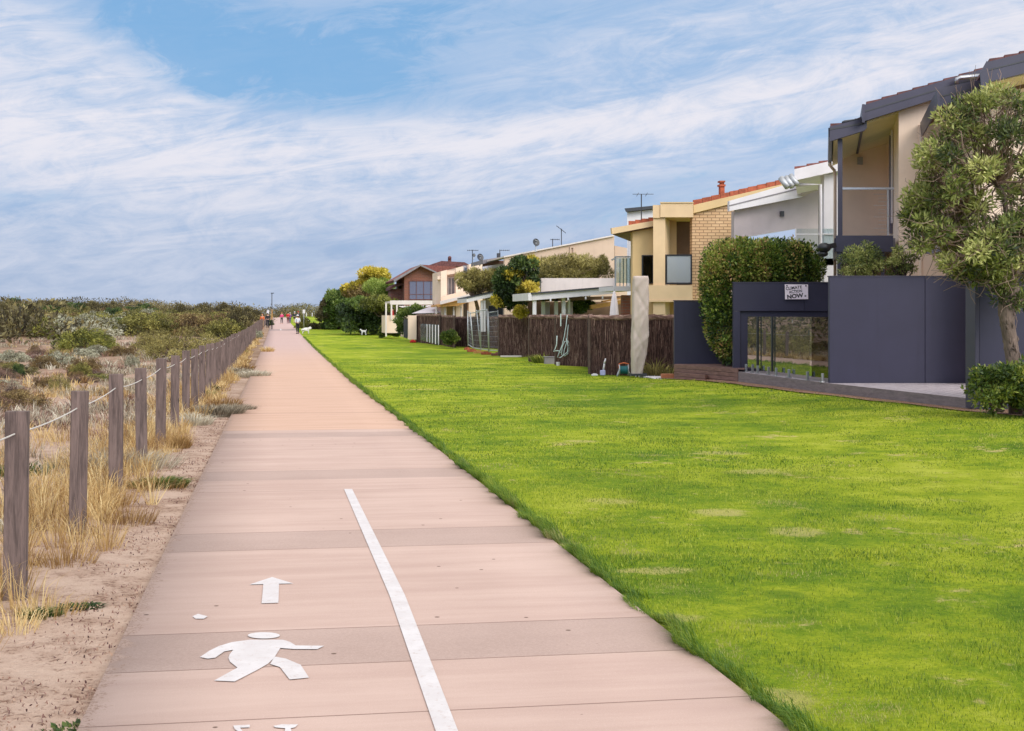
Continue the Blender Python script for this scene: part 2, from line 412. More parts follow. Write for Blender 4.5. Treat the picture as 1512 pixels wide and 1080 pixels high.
# lawn
m, nt, b = newmat('lawn_turf'); P = objco(nt); X, Y, Z = xyz(nt, P)
def lawncol(nt, P, tone=None):
    a1 = nz(nt, P, .22, 4, .6, .4); a2 = nz(nt, P, 1.1, 5, .65); a3 = nz(nt, P, 7, 4, .7)
    a4 = nz(nt, P, 34, 3, .7)
    t = (a1*.36+a2*.34+a3*.16+a4*.14)
    if tone is not None: t = t+(tone-.5)*.30
    c = ramp(nt, t, [(.37, (.05, .115, .008)), (.455, (.15, .24, .010)), (.525, (.30, .36, .016)), (.63, (.49, .50, .07))])
    d = (nz(nt, P, .75, 3, .6, .5)*.6+nz(nt, P, 5.0, 4, .7)*.4)
    c = mixc(nt, d.step(.575, .66)*.85, c, (.58, .44, .20))
    X, Y, Z = xyz(nt, P); wn = nz(nt, P, 3.0, 4, .7)
    def blob(lst):
        t = None
        for px, py, rx, ry in lst:
            q = XG(px, py); a = (X-q[0])*(1/rx); b_ = (Y-q[1])*(1/ry); g = ((a*a+b_*b_)*-1.0).fn('EXPONENT'); t = g if t is None else t+g
        return (t+(wn-.5)*1.6*(t+.05)+(a3-.5)*1.2*t).step(.35, .85)
    dry = blob([(1422, 798, .30, .32), (1310, 766, .35, .3), (1345, 676, .5, .35), (725, 690, .45, .5), (1195, 1010, .16, .40), (1265, 1050, .28, .26), (1150, 922, .34, .16), (1000, 872, .3, .25), (1075, 960, .10, .35), (1180, 850, .35, .18), (930, 815, .18, .3), (1140, 655, .3, .3), (1400, 705, .5, .35), (1150, 745, .3, .3)])
    wet = blob([(930, 790, .5, .5), (1020, 850, .5, .35), (1360, 892, .2, .2), (1250, 612, 2.0, .8), (760, 610, 1.5, 1.2), (1180, 560+40, 2.0, 1.2), (1330, 930, .3, .12), (640, 560, 2.0, 2.5), (880, 680, .8, .8)])
    c = mixc(nt, wet*.6, c, (.07, .16, .010)); c = mixc(nt, (dry*(a4*1.6-.15)).clamp()*.8, c, (.56, .44, .20)); return c
c = lawncol(nt, P); nt.links.new(c, b.inputs['Base Color']); b.inputs['Roughness'].default_value = .9
b.inputs['Specular IOR Level'].default_value = .1
hh = nz(nt, P, 45, 4, .8); h2 = nz(nt, P, 9, 3, .7); bump(nt, b, hh+h2, .8, .04); M['lawn'] = m
m, nt, b = newmat('grass_blade'); P = objco(nt)
a = nnode(nt, 'ShaderNodeAttribute', attribute_name='tone'); s = nnode(nt, 'ShaderNodeSeparateColor'); nt.links.new(a.outputs['Color'], s.inputs[0])
c = lawncol(nt, P, E(nt, s.outputs[0])); c = mixc(nt, E(nt, s.outputs[1]), c, (.075, .17, .012))
nt.links.new(c, b.inputs['Base Color']); b.inputs['Roughness'].default_value = .6
tr = nnode(nt, 'ShaderNodeBsdfTranslucent'); nt.links.new(c, tr.inputs[0]); mx = nnode(nt, 'ShaderNodeMixShader'); mx.inputs[0].default_value = .35
nt.links.new(b.outputs[0], mx.inputs[1]); nt.links.new(tr.outputs[0], mx.inputs[2]); nt.links.new(mx.outputs[0], nt.nodes['Material Output'].inputs[0]); M['blade'] = m
TH = math.atan(.169)
def zl(X, Y): return prof(Y)+.14*sst(6.5, 11, ucoord(X, Y))*sst(44, 37, Y)   # the lawn rises a little toward the nearer fences
def strip(name, u0, u1, s0, s1, mat, dz, du=1.0, ds=1.0, side=0.0, jag=0.0):
    nu = max(2, int(round((u1-u0)/du))+1); us_ = np.linspace(u0, u1, nu); ss = np.arange(s0, s1+ds, ds)
    U, S = np.meshgrid(us_, ss)
    if jag: U[:, 0] += (vnoise(S[:, 0]/.35, S[:, 0]*0, 9)-.5)*jag
    Yw = U*.1666+S*.986
    Z = (zl(.65+U*.986-S*.1666, Yw) if name == 'lawn' else prof(Yw))+dz
    if side:
        U = np.concatenate([U[:, :1], U, U[:, -1:]], 1); S = np.concatenate([S[:, :1], S, S[:, -1:]], 1)
        Z = np.concatenate([Z[:, :1]-side, Z, Z[:, -1:]-side], 1)
    ny, nx = U.shape; V = np.stack([U.ravel(), S.ravel(), Z.ravel()], 1)
    i = (np.arange(ny-1)[:, None]*nx+np.arange(nx-1)[None]).ravel(); Fq = np.stack([i, i+1, i+nx+1, i+nx], 1)
    o = npobj(name, npmesh(name, V, Fq, mat), loc=(.65, 0, 0)); o.rotation_euler = (0, 0, TH)
    return tag(o, kind='structure')
strip('lawn', 1.40, 40, -12, 420, M['lawn'], 0.0, 2.0, .5, 0, .08)
# path
def sY(py, u=0.0):
    Y = YG(py); return (Y-u*.1666)/.986
m, nt, b = newmat('path_concrete'); P = objco(nt); U, S, Z = xyz(nt, P)
n1 = nz(nt, P, .6, 4, .6); n2 = nz(nt, comb(nt, U*.35, S*3.0, 0.0), 1.5, 5, .6); n3 = nz(nt, P, 60, 5, .75); n4 = nz(nt, comb(nt, U, S*2.2, 0.0), 5.5, 3, .5)
c = mixc(nt, (n2*.6+n1*.4).step(.34, .66), (.46, .32, .265), (.54, .39, .325))
orange = S.step(sY(637)-.02, sY(637)+.02)
c = mixc(nt, orange, c, mixc(nt, n2.step(.3, .7), (.52, .33, .235), (.59, .39, .29)))
c = mixc(nt, S.step(45, 90), c, (.50, .35, .31))
def band(a, b, w=.012): return S.step(a-w, a+w)*S.step(b+w, b-w)
bands = None
for lo_, hi_ in ((983, 930.5), (812.6, 787), (710.5, 697), (648, 641)):
    g = band(sY(lo_), sY(hi_)); bands = g if bands is None else bands+g
c = mixc(nt, bands.clamp()*.78, c, mixc(nt, (n3*.6+n1*.4).step(.3, .7), (.33, .235, .195), (.46, .335, .285)))
jn = None
js = [sY(p) for p in (1058, 983, 930.5, 812.6, 787, 727, 697)]
js += [26, 31, 36, 41.5, 47, 53, 60, 68, 76, 85, 95, 106]
for q in js:
    wd = .006 if q < 20 else .02+.0006*q
    g = band(q-wd, q+wd, .004); jn = g if jn is None else jn+g
c = mixc(nt, jn.clamp()*(S.step(30, 22)*.5+.3), c, (.15, .09, .065))
c = mixc(nt, n3.step(.62, .75)*.3, c, (.30, .2, .16))
v = nnode(nt, 'ShaderNodeTexVoronoi'); v.inputs['Scale'].default_value = 3.3; nt.links.new(P, v.inputs['Vector'])
c = mixc(nt, E(nt, v.outputs['Distance']).step(.055, .04)*.9, c, (.09, .05, .03))
edge = (U.fn('ABSOLUTE')+(n4-.5)*.45).step(1.34, 1.50)
c = mixc(nt, edge*.25, c, (.36, .24, .17))
spill = (U*-1.0+(nz(nt, P, 9, 4, .7)-.5)*.35+(n3-.5)*.3).step(1.40, 1.44)
c = mixc(nt, spill*.75, c, mixc(nt, n3.step(.45, .62), (.56, .40, .32), (.26, .15, .10)))
n5 = nz(nt, P, 140, 4, .8)
c = mixc(nt, n5.step(.55, .68)*.35, c, (.36, .25, .21)); c = mixc(nt, n5.step(.44, .34)*.3, c, (.74, .56, .49))
st = nz(nt, P, 1.7, 6, .7, 1.0); c = mixc(nt, st.step(.56, .72)*.15, c, (.40, .28, .23))
nt.links.new(c, b.inputs['Base Color']); b.inputs['Roughness'].default_value = .85; b.inputs['Specular IOR Level'].default_value = .2
bump(nt, b, n3*.5+nz(nt, P, 140, 4, .8)*.5-jn.clamp()*.8+n2*.2, .35, .01); M['path'] = m
strip('path', -1.45, 1.45, -12, 330, M['path'], .022, .725, .5, .12)
# paint
def paint(name, pts, dz=.027):
    mb = MB(); vs = []
    for a, b_ in pts: q = XG(a, b_, .022); vs.append((q[0], q[1], float(prof(q[1]))+dz))
    mb.add(vs, [tuple(range(len(vs)))]); o = mb.build(name, M['paint']); return tag(o, kind='structure')
L1 = [(508, 723), (519, 723), (645, 1027), (662, 1070), (676, 1080+22), (650, 1080+22), (612, 1012)]
paint('path_line', [(508, 723), (520, 723), (598, 880), (676, 1080), (692, 1122), (661, 1122), (643, 1080), (575, 880)])
Z8 = lambda L: [(280+a/4.5, 840+b_/4.5) for a, b_ in L]
paint('path_arrow', Z8([(548, 60), (690, 103), (594, 105), (590, 232), (478, 235), (490, 108), (397, 110)]))
paint('path_walker_head', Z8([(493+107*math.cos(t*math.pi/12), 449-21*math.sin(t*math.pi/12)) for t in range(24)]))
paint('path_walker_body', Z8([(400, 478), (620, 478), (665, 492), (705, 516), (895, 518), (848, 541), (690, 540), (603, 533), (560, 600), (520, 638), (455, 676), (300, 756), (162, 750), (318, 664), (268, 624), (258, 598), (266, 575), (290, 545), (230, 556), (170, 598), (120, 604), (68, 594), (130, 552), (195, 520), (280, 494)]))
paint('path_walker_leg', Z8([(565, 590), (640, 604), (738, 645), (793, 730), (665, 743), (600, 660), (535, 640)]))
paint('path_paint_spot', Z8([(18, 322), (55, 305), (120, 322), (95, 338), (40, 338)]))
paint('path_wheel_mark', Z8([(290, 1050), (400, 1044), (400, 1062), (335, 1064), (360, 1100), (340, 1100), (300, 1074)]))
paint('path_frame_mark', Z8([(556, 1052), (610, 1042), (720, 1042), (700, 1062), (672, 1068), (680, 1100), (630, 1100), (635, 1068), (570, 1062)]))
mb = MB(); q0 = XG(421, 487.6); q1 = XG(423, 487.6)
mb.add([(q0[0], 143, float(prof(143))+.03), (q1[0], 143, float(prof(143))+.03), (q1[0]-.169*9, 152, float(prof(152))+.03), (q0[0]-.169*9, 152, float(prof(152))+.03)], [(0, 1, 2, 3)])
tag(mb.build('far_path_line', M['paint']), kind='structure')
strip('drain_strip', -1.45, 1.45, 145.5, 148.5, M['darkgrey'], .027, 1.45, 1)

# ---------------------------------------------------------------- grass blades (numpy)
rng = np.random.default_rng(5)
def blades(X, Y, Z, h, w, lean, tone, rng, seg=1, curl=.6):
    """flat tapering blades; returns verts, quads, tones"""
    n = len(X); a = rng.uniform(0, 2*np.pi, n); la = rng.uniform(0, 2*np.pi, n) if np.isscalar(lean) or lean.ndim == 1 else None
    if la is None: lx, ly = lean[:, 0], lean[:, 1]
    else: lx, ly = np.cos(la)*lean, np.sin(la)*lean
    wx, wy = np.cos(a)*w/2, np.sin(a)*w/2
    base = np.stack([X, Y, Z], 1)
    mid = base+np.stack([lx*h*.35, ly*h*.35, h*.6], 1)
    tip = base+np.stack([lx*h, ly*h, h*(1-curl*np.clip(np.hypot(lx, ly), 0, 1)*.5)], 1)
    wv = np.stack([wx, wy, np.zeros(n)], 1)
    V = np.stack([base-wv, base+wv, mid+wv*.75, tip, mid-wv*.75], 1).reshape(-1, 3)
    i = np.arange(n)*5
    Fq = np.concatenate([np.stack([i, i+1, i+2, i+4], 1), np.stack([i+4, i+2, i+3, i+3], 1)])
    tris = np.stack([i+4, i+2, i+3], 1); quads = np.stack([i, i+1, i+2, i+4], 1)
    T = np.repeat(tone, 5, 0)
    return V, quads, tris, T
def mesh_qt(name, V, quads, tris, mat, T):
    me = bpy.data.meshes.new(name); nq, nt_ = len(quads), len(tris)
    me.vertices.add(len(V)); me.vertices.foreach_set('co', V.astype(np.float32).ravel())
    me.loops.add(nq*4+nt_*3); me.loops.foreach_set('vertex_index', np.concatenate([quads.ravel(), tris.ravel()]).astype(np.int32))
    me.polygons.add(nq+nt_); me.polygons.foreach_set('loop_start', np.concatenate([np.arange(nq)*4, nq*4+np.arange(nt_)*3]).astype(np.int32))
    me.update(calc_edges=True)
    a = me.attributes.new('tone', 'FLOAT_COLOR', 'POINT'); c = np.ones((len(V), 4), np.float32); c[:, :T.shape[1]] = T
    a.data.foreach_set('color', c.ravel()); me.materials.append(mat); return me
def frust(n, Y0, Y1, rng, m=.8, pw=1.0):
    Y = Y0+(Y1-Y0)*rng.random(n)**pw; X = (rng.random(n)-.5)*2*(Y*.37+m); return X, Y
# lawn blades
VV, QQ, TT, CC = [], [], [], []; off = 0
def addb(*r):
    global off
    V, q, t, c = r; VV.append(V); QQ.append(q+off); TT.append(t+off); CC.append(c); off += len(V)
def flush(name, mat, label, cat):
    global VV, QQ, TT, CC, off
    me = mesh_qt(name, np.concatenate(VV), np.concatenate(QQ), np.concatenate(TT), mat, np.concatenate(CC))
    VV, QQ, TT, CC = [], [], [], []; off = 0
    return tag(npobj(name, me), label, cat, kind='stuff')
edge_u = 1.44
def houseu(Y): return np.interp(Y, [0, 20, 24, 27, 31, 37, 41, 45, 200], [13.3, 12.3, 11.5, 11.4, 11.1, 11.0, 10.5, 9.6, 9.6])
for Y0, Y1, n, h, w in ((4.6, 9, 170000, .030, .0032), (9, 16, 230000, .034, .0055), (16, 30, 200000, .036, .011), (30, 60, 110000, .04, .024)):
    X, Y = frust(n, Y0, Y1, rng); u = ucoord(X, Y); k = (u > edge_u) & (u < houseu(Y)-.22) & (rng.random(n) < .25+.95*vnoise(X/.9, Y/.9, 13)); X, Y = X[k], Y[k]; n = len(X)
    clump = vnoise(X/.25, Y/.25, 11)
    hh = .78*h*(.45+.75*rng.random(n))*(.45+1.1*clump)
    addb(*blades(X, Y, zl(X, Y)-.003, hh, w*.75*(.7+.6*rng.random(n)), .15+.75*rng.random(n), np.stack([rng.random(n), np.zeros(n)], 1), rng))
for Y0, Y1, n, w in ((4.6, 16, 26000, .004), (16, 45, 20000, .009), (45, 110, 9000, .02)):     # ragged edge over the concrete
    Y = Y0+(Y1-Y0)*rng.random(n); s = Y/.986; uu = edge_u-.04+np.abs(rng.normal(0, .05, n))+.11*vnoise(Y/.22, Y*0, 4)
    X, Y = us(uu, s); nn = vnoise(X/.4, Y/.4, 7)
    hh = (.02+.12*rng.random(n)**2.5)*(.35+1.2*nn); ln = np.stack([-(.1+1.0*rng.random(n)), rng.normal(0, .5, n)], 1)
    addb(*blades(X, Y, prof(Y)+.0, hh, w*(.7+.6*rng.random(n)), ln, np.stack([rng.random(n)*.7, .05+.75*rng.random(n)], 1), rng))
flush('grass', M['blade'], 'short bright green turf blades covering the wide lawn', 'grass')

# dry grasses of the dune
M['gold'] = leafmat('golden_grass', [(.17, .085, .03), (.44, .27, .10), (.68, .48, .21), (.86, .70, .38)], .35, .7)
M['silver'] = leafmat('silver_grass', [(.11, .085, .055), (.27, .22, .15), (.48, .42, .31), (.74, .68, .54)], .3, .7)
M['heath'] = leafmat('purple_brown_heath', [(.06, .035, .03), (.17, .09, .08), (.31, .18, .13), (.46, .31, .22)], .2, .8)
M['weed'] = leafmat('green_weed', [(.02, .04, .01), (.05, .09, .02), (.12, .16, .03), (.26, .26, .06)], .3, .5)
def tufts(X, Y, nb, h, spread, w, lean, rng, tonebias=0):
    """many blades fanning out of each tuft centre"""
    n = len(X); k = np.repeat(np.arange(n), nb); t = len(k)
    ang = rng.uniform(0, 2*np.pi, t); r = spread[k]*np.sqrt(rng.random(t))
    x = X[k]+np.cos(ang)*r; y = Y[k]+np.sin(ang)*r
    q = (r/np.maximum(spread[k], 1e-3)); ln = lean*(.25+q)*(.6+.8*rng.random(t))
    L = np.stack([np.cos(ang)*ln+rng.normal(0, .18, t), np.sin(ang)*ln+rng.normal(0, .18, t)], 1)
    hh = h[k]*(.45+.75*rng.random(t))*(1-.25*q)
    ct = rng.random(n)[k]
    tone = np.clip(np.stack([rng.random(t), ct], 1)+tonebias, 0, 1)
    return blades(x, y, zg(x, y)-.03, hh, w*(.6+.8*rng.random(t)), L, tone, rng)
# (a) golden grass round the near posts and to the left of them
def field(n, Y0, Y1, seed, thr, umin=-60, umax=-1.9, sc=2.5, inv=False):
    X, Y = frust(n, Y0, Y1, rng, 1.2, 1.15); u = ucoord(X, Y); v = vnoise(X/sc, Y/(sc*1.3), seed)
    k = (u < umax) & (u > umin) & ((v < thr) if inv else (v > thr)); return X[k], Y[k]
def postband(n, s0, s1, c=-2.35, sd=.45):
    s = s0+(s1-s0)*rng.random(n); u = c+rng.normal(0, sd, n); X, Y = us(u, s); k = u < -1.72-.35*vnoise(s/1.1, s*0, 5); return X[k], Y[k]
def R1(n, a, b): return a+(b-a)*rng.random(n)
for Y0, Y1, n, nb, w, h0, h1 in ((7, 12, 300, 40, .004, .18, .42), (12, 20, 600, 30, .006, .18, .42), (20, 36, 900, 20, .012, .16, .38), (36, 90, 1500, 12, .03, .15, .4)):
    X, Y = field(n, Y0, Y1, 21, .47); k = ucoord(X, Y) < -2.15; X, Y = X[k], Y[k]; n_ = len(X)
    addb(*tufts(X, Y, nb, R1(n_, h0, h1), R1(n_, .06, .18), w, .65, rng))
for s0, s1, n, nb, w in ((7.6, 12, 70, 44, .004), (12, 24, 200, 34, .006), (24, 60, 260, 22, .014), (60, 120, 200, 12, .03)):
    X, Y = postband(n, s0, s1, -2.5, .35); n_ = len(X)
    addb(*tufts(X, Y, nb, R1(n_, .2, .48), R1(n_, .05, .14), w, .6, rng))
for s0, s1, n, nb, w in ((18, 45, 200, 26, .012), (45, 130, 420, 14, .03)):
    X, Y = postband(n, s0, s1, -1.85, .16); n_ = len(X)
    addb(*tufts(X, Y, nb, R1(n_, .10, .32), R1(n_, .05, .14), w, .8, rng))
for (px, py, h, sp, nb) in ((265, 660, .26, .14, 420), (190, 770, .24, .22, 320), (22, 925, .16, .14, 160), (70, 905, .16, .2, 200), (150, 745, .26, .28, 380), (330, 600, .3, .35, 420), (360, 548, .35, .3, 420), (230, 720, .18, .3, 300), (95, 830, .20, .22, 260), (215, 640, .32, .25, 380), (395, 520, .4, .3, 260)):
    q = XG(px, py); addb(*tufts(np.array([q[0]]), np.array([q[1]]), nb, np.array([h]), np.array([sp]), .0045*max(1, q[1]/11), .75, rng))
flush('dry_grass', M['gold'], 'golden dry grass growing round the timber posts', 'grass')
# (b) silver spinifex
for Y0, Y1, n, nb, w, h0, h1 in ((10, 20, 500, 30, .007, .12, .28), (20, 45, 3600, 22, .013, .16, .36), (45, 110, 6000, 13, .03, .18, .42)):
    X, Y = field(n, Y0, Y1, 34, .40, sc=3.2); k = ucoord(X, Y) < -2.6; X, Y = X[k], Y[k]; n_ = len(X)
    addb(*tufts(X, Y, nb, R1(n_, h0, h1), R1(n_, .12, .3), w, .75, rng))
for (px, py, h, sp, nb) in ((315, 612, .28, .5, 1500), (345, 606, .2, .38, 900), (285, 625, .26, .3, 600), (375, 556, .3, .45, 700), (350, 553, .35, .35, 500), (150, 690, .3, .6, 500), (200, 690, .3, .5, 500)):
    q = XG(px, py); addb(*tufts(np.array([q[0]]), np.array([q[1]]), nb, np.array([h]), np.array([sp]), .007*max(1, q[1]/14), 1.1, rng))
flush('silver_grass', M['silver'], 'pale silvery dune grass spread between the shrubs', 'grass')
# (c) low brown heath and litter twigs
for Y0, Y1, n, nb, w, h0, h1 in ((8, 20, 500, 34, .005, .08, .2), (20, 45, 1700, 26, .012, .12, .28), (45, 110, 2400, 16, .03, .18, .4)):
    X, Y = field(n, Y0, Y1, 55, .56); k = ucoord(X, Y) < -2.3; X, Y = X[k], Y[k]; n_ = len(X)
    addb(*tufts(X, Y, nb, R1(n_, h0, h1), R1(n_, .12, .35), w, 1.1, rng))
n = 5200; s = R1(n, 5.5, 26); X, Y = us(-1.45-np.abs(rng.normal(0, .45, n)), s)     # litter lying on the sand
kp = vnoise(X/.4, Y/.4, 77) > .42; X, Y = X[kp], Y[kp]; n = len(X)
addb(*blades(X, Y, zg(X, Y)-.012, R1(n, .01, .022), R1(n, .004, .012), 2.2*rng.random(n), rng.random((n, 2)), rng))
flush('heath_litter', M['heath'], 'purplish brown low heath and dry litter on the sand', 'ground cover')
# (d) green weeds
for (px, py, h, sp, nb) in ((235, 715, .14, .28, 900), (118, 893, .045, .13, 260), (60, 908, .06, .12, 240), (30, 700, .2, .3, 200), (120, 1075, .03, .18, 260), (165, 1060, .03, .12, 160), (10, 780, .1, .2, 200), (302, 585, .22, .18, 260), (312, 578, .2, .18, 200)):
    q = XG(px, py); addb(*tufts(np.array([q[0]]), np.array([q[1]]), nb, np.array([h]), np.array([sp]), .02*max(1, q[1]/18), 1.0, rng))
flush('green_weeds', M['weed'], 'small leafy green weeds at the sandy edge of the path', 'weeds')

# ---------------------------------------------------------------- posts and rope
SP = 2.72; PU = -2.23
ordn = ['nearest', 'second', 'third', 'fourth', 'fifth', 'sixth', 'seventh', 'eighth', 'ninth', 'tenth', 'eleventh', 'twelfth']
mb = MB(); mb.box((0, 0, .28), (.135, .075, 1.76)); proto = mb.build('timber_post', M['post'], bevel=.006)
rp = random.Random(4); tops = []
s0 = 8.58/.986+.1666*2.23/.986
for i in range(76):
    s = s0+SP*i; X, Y = us(PU, s); g = float(prof(Y)); top = g+(1.16 if i < 4 else 1.17)+rp.uniform(-.025, .025)
    o = proto if i == 0 else proto.copy()
    if i: COL.objects.link(o)
    o.location = (X, Y, top-1.16); o.rotation_euler = (rp.uniform(-.02, .02), rp.uniform(-.02, .02)+(.012 if i == 0 else 0), TH+rp.uniform(-.09, .09))
    if i < 12: lab = f'{ordn[i]} weathered square timber post from the camera beside the path'
    else: lab = 'weathered timber post in the closely packed far stretch of the roped fence'
    tag(o, lab, 'post', 'timber posts of the rope fence'); tops.append((X, Y, top))
mb = MB(); pts = []
Xp, Yp = us(PU, s0-SP); tops = [(Xp, Yp, 1.18)]+tops
for i in range(len(tops)-1):
    a, b_ = Vector(tops[i])-Vector((0, 0, .14)), Vector(tops[i+1])-Vector((0, 0, .14))
    K = 6 if i < 20 else 2
    for k in range(K):
        t = k/K; p = a.lerp(b_, t); p.z -= .018*4*t*(1-t); pts.append(p)
mb.tube(pts, .0052, 6); ro = mb.build('rope', M['rope'], smooth=True, loc=tops[1])
tag(ro, 'thin white rope threaded through the row of timber posts', 'rope')
# ---------------------------------------------------------------- foliage
M['l_pitto'] = leafmat('hedge_leaves', [(.014, .03, .008), (.055, .10, .018), (.14, .21, .025), (.40, .43, .09), (.44, .24, .11)], .2, .4)
M['l_tree'] = leafmat('coastal_tree_leaves', [(.03, .042, .018), (.12, .155, .042), (.30, .33, .085), (.60, .58, .22)], .25, .45)
M['l_shrub'] = leafmat('garden_shrub_leaves', [(.02, .04, .012), (.06, .10, .02), (.17, .22, .035), (.42, .42, .08)], .25, .4)
M['l_yellow'] = leafmat('yellow_leaves', [(0.125, 0.112, 0.015), (0.325, 0.263, 0.025), (0.575, 0.45, 0.05), (0.775, 0.625, 0.125)], .25, .5)
M['l_dark'] = leafmat('dark_green_leaves', [(.012, .02, .009), (.03, .055, .018), (.07, .11, .03), (.16, .21, .05)], .2, .45)
M['l_green'] = leafmat('mid_green_leaves', [(.025, .045, .012), (.065, .115, .022), (.14, .20, .04), (.28, .33, .08)], .25, .45)
M['l_olive'] = leafmat('olive_leaves', [(0.07, 0.063, 0.025), (0.182, 0.154, 0.049), (0.336, 0.28, 0.084), (0.504, 0.434, 0.154)], .2, .6)
M['l_scrub'] = leafmat('yellow_green_scrub', [(.035, .036, .014), (.11, .105, .028), (.23, .21, .05), (.38, .34, .09)], .2, .6)
M['l_lime'] = leafmat('lime_green_scrub', [(.035, .04, .012), (.10, .11, .022), (.21, .215, .04), (.36, .34, .07)], .2, .6)
M['l_rust'] = leafmat('rusty_scrub', [(.05, .032, .018), (.135, .085, .038), (.24, .16, .065), (.36, .27, .11)], .2, .7)
M['l_grey'] = leafmat('grey_green_scrub', [(0.087, 0.08, 0.051), (0.232, 0.217, 0.145), (0.435, 0.42, 0.29), (0.667, 0.652, 0.493)], .2, .7)
M['l_umber'] = leafmat('dark_umber_scrub', [(.025, .022, .014), (.08, .065, .03), (.16, .135, .055), (.30, .25, .10)], .15, .7)
M['l_pale'] = leafmat('pale_green_leaves', [(0.096, 0.156, 0.024), (0.216, 0.3, 0.048), (0.384, 0.456, 0.096), (0.552, 0.6, 0.192)], .3, .5)

def leafcloud(blobs, n, size, rng, hollow=.55, aspect=.42, flat=.0, droop=0.0, up=.25):
    """leaf blades on and inside a set of ellipsoid clumps; blobs = [(centre, radii)]"""
    B = np.array([[*c, *r] for c, r in blobs], float); k = len(B)
    area = (B[:, 3]*B[:, 4]*B[:, 5])**(2/3); idx = rng.choice(k, n, p=area/area.sum())
    d = rng.normal(size=(n, 3)); d /= np.linalg.norm(d, axis=1)[:, None]
    rr = hollow+(1.06-hollow)*rng.random(n)**.6
    p = B[idx, :3]+d*B[idx, 3:]*rr[:, None]
    tone_c = rng.random(k)[idx]
    a = d*.8+rng.normal(size=(n, 3))*.55+np.array([0, 0, up]); a[:, 2] -= droop; a /= np.linalg.norm(a, axis=1)[:, None]
    b_ = np.cross(a, rng.normal(size=(n, 3))); b_ /= np.maximum(np.linalg.norm(b_, axis=1)[:, None], 1e-6)
    s = size*(.6+.8*rng.random(n))[:, None]; w = s*aspect
    nn = np.cross(a, b_)
    V = np.stack([p, p+a*s*.45+b_*w*.5+nn*w*.15, p+a*s, p+a*s*.45-b_*w*.5+nn*w*.15], 1).reshape(-1, 3)
    Fq = np.arange(n*4).reshape(-1, 4)
    T = np.repeat(np.stack([rng.random(n), tone_c], 1), 4, 0); return V, Fq, T
def foliage(name, mat, blobs, n, size, rng, parent=None, loc=(0, 0, 0), **kw):
    V, Fq, T = leafcloud(blobs, n, size, rng, **kw)
    return npobj(name, npmesh(name, V, Fq, mat, T), parent, loc)
def clumps(n, R_, rad, rng, zmin=-.6, squash=1.0, fill=.35):
    """clump centres through an ellipsoid of radii R_"""
    out = []
    while len(out) < n:
        d = rng.normal(size=3); d /= np.linalg.norm(d)
        if d[2] < zmin: continue
        q = (fill+(1-fill)*rng.random()**.5); r = rad*(.6+.7*rng.random())
        out.append(((d[0]*R_[0]*q, d[1]*R_[1]*q, d[2]*R_[2]*q), (r, r, r*squash*(.7+.3*rng.random()))))
    return out
def limbs(mb, root, targets, r0, rng, fork=.45, wob=.12, seg=5, n=6, rt=.008):
    root = Vector(root)
    for t in targets:
        t = Vector(t); L = (t-root).length; pts = []; rad = []
        w = Vector(rng.normal(size=3))*wob*L; 
        for i in range(seg+1):
            q = i/seg; p = root.lerp(t, q)+w*math.sin(q*math.pi)*.6+Vector(rng.normal(size=3))*wob*.25*L*(q*(1-q)*3)
            p.z -= math.sin(q*math.pi)*L*.05; pts.append(p); rad.append(r0*(1-q)**1.1+rt)
        mb.tube(pts, rad, n, cap=False)

# ---- shrub kinds for the dunes: one mesh per kind, then copies
rs = np.random.default_rng(77)
def shrub_proto(kind, mat, R_, nclump, rad, nleaf, size, sticks=0, squash=.8, **kw):
    bl = [((c[0], c[1], max(c[2], .05)+R_[2]*.12), r) for c, r in clumps(nclump, R_, rad, rs, zmin=-.05, squash=squash)]
    V, Fq, T = leafcloud(bl, nleaf, size, rs, **kw); me = npmesh(kind, V, Fq, mat, T)
    st = None
    if sticks:
        mb = MB(); limbs(mb, (0, 0, -.1), [(c[0]*1.04, c[1]*1.04, c[2]*1.08) for c, r in (bl*3)[:sticks]], .03*R_[2], rs, wob=.15, seg=5, n=4, rt=.006)
        o = mb.build('stems', M['twig_dark']); st = o.data; bpy.data.objects.remove(o)
    return me, st
SH = {}
SH['scrub'] = shrub_proto('scrub', M['l_scrub'], (1.6, 1.6, 1.0), 70, .27, 9000, .10, 30)
SH['lime'] = shrub_proto('lime', M['l_lime'], (1.6, 1.5, .85), 70, .25, 10000, .09, 20)
SH['rust'] = shrub_proto('rust', M['l_rust'], (1.8, 1.6, .9), 70, .25, 8000, .10, 30)
SH['grey'] = shrub_proto('grey', M['l_grey'], (1.5, 1.5, .9), 60, .24, 8000, .09, 30)
SH['umber'] = shrub_proto('umber', M['l_umber'], (1.5, 1.5, 1.4), 56, .30, 7500, .13, 30)
SH['dark'] = shrub_proto('dark', M['l_dark'], (1.4, 1.4, 1.6), 56, .30, 8000, .13, 20)
SH['olive'] = shrub_proto('olive', M['l_olive'], (1.7, 1.7, 1.0), 70, .28, 11000, .10, 40, aspect=.22)
SH['twiggy'] = shrub_proto('twiggy', M['heath'], (1.3, 1.3, 1.2), 50, .30, 5000, .09, 110, aspect=.12)
names = {'scrub': 'coastal_shrub', 'lime': 'coastal_shrub', 'rust': 'coastal_shrub', 'grey': 'saltbush', 'umber': 'coastal_shrub', 'dark': 'coastal_shrub', 'olive': 'wattle_shrub', 'twiggy': 'bare_shrub'}
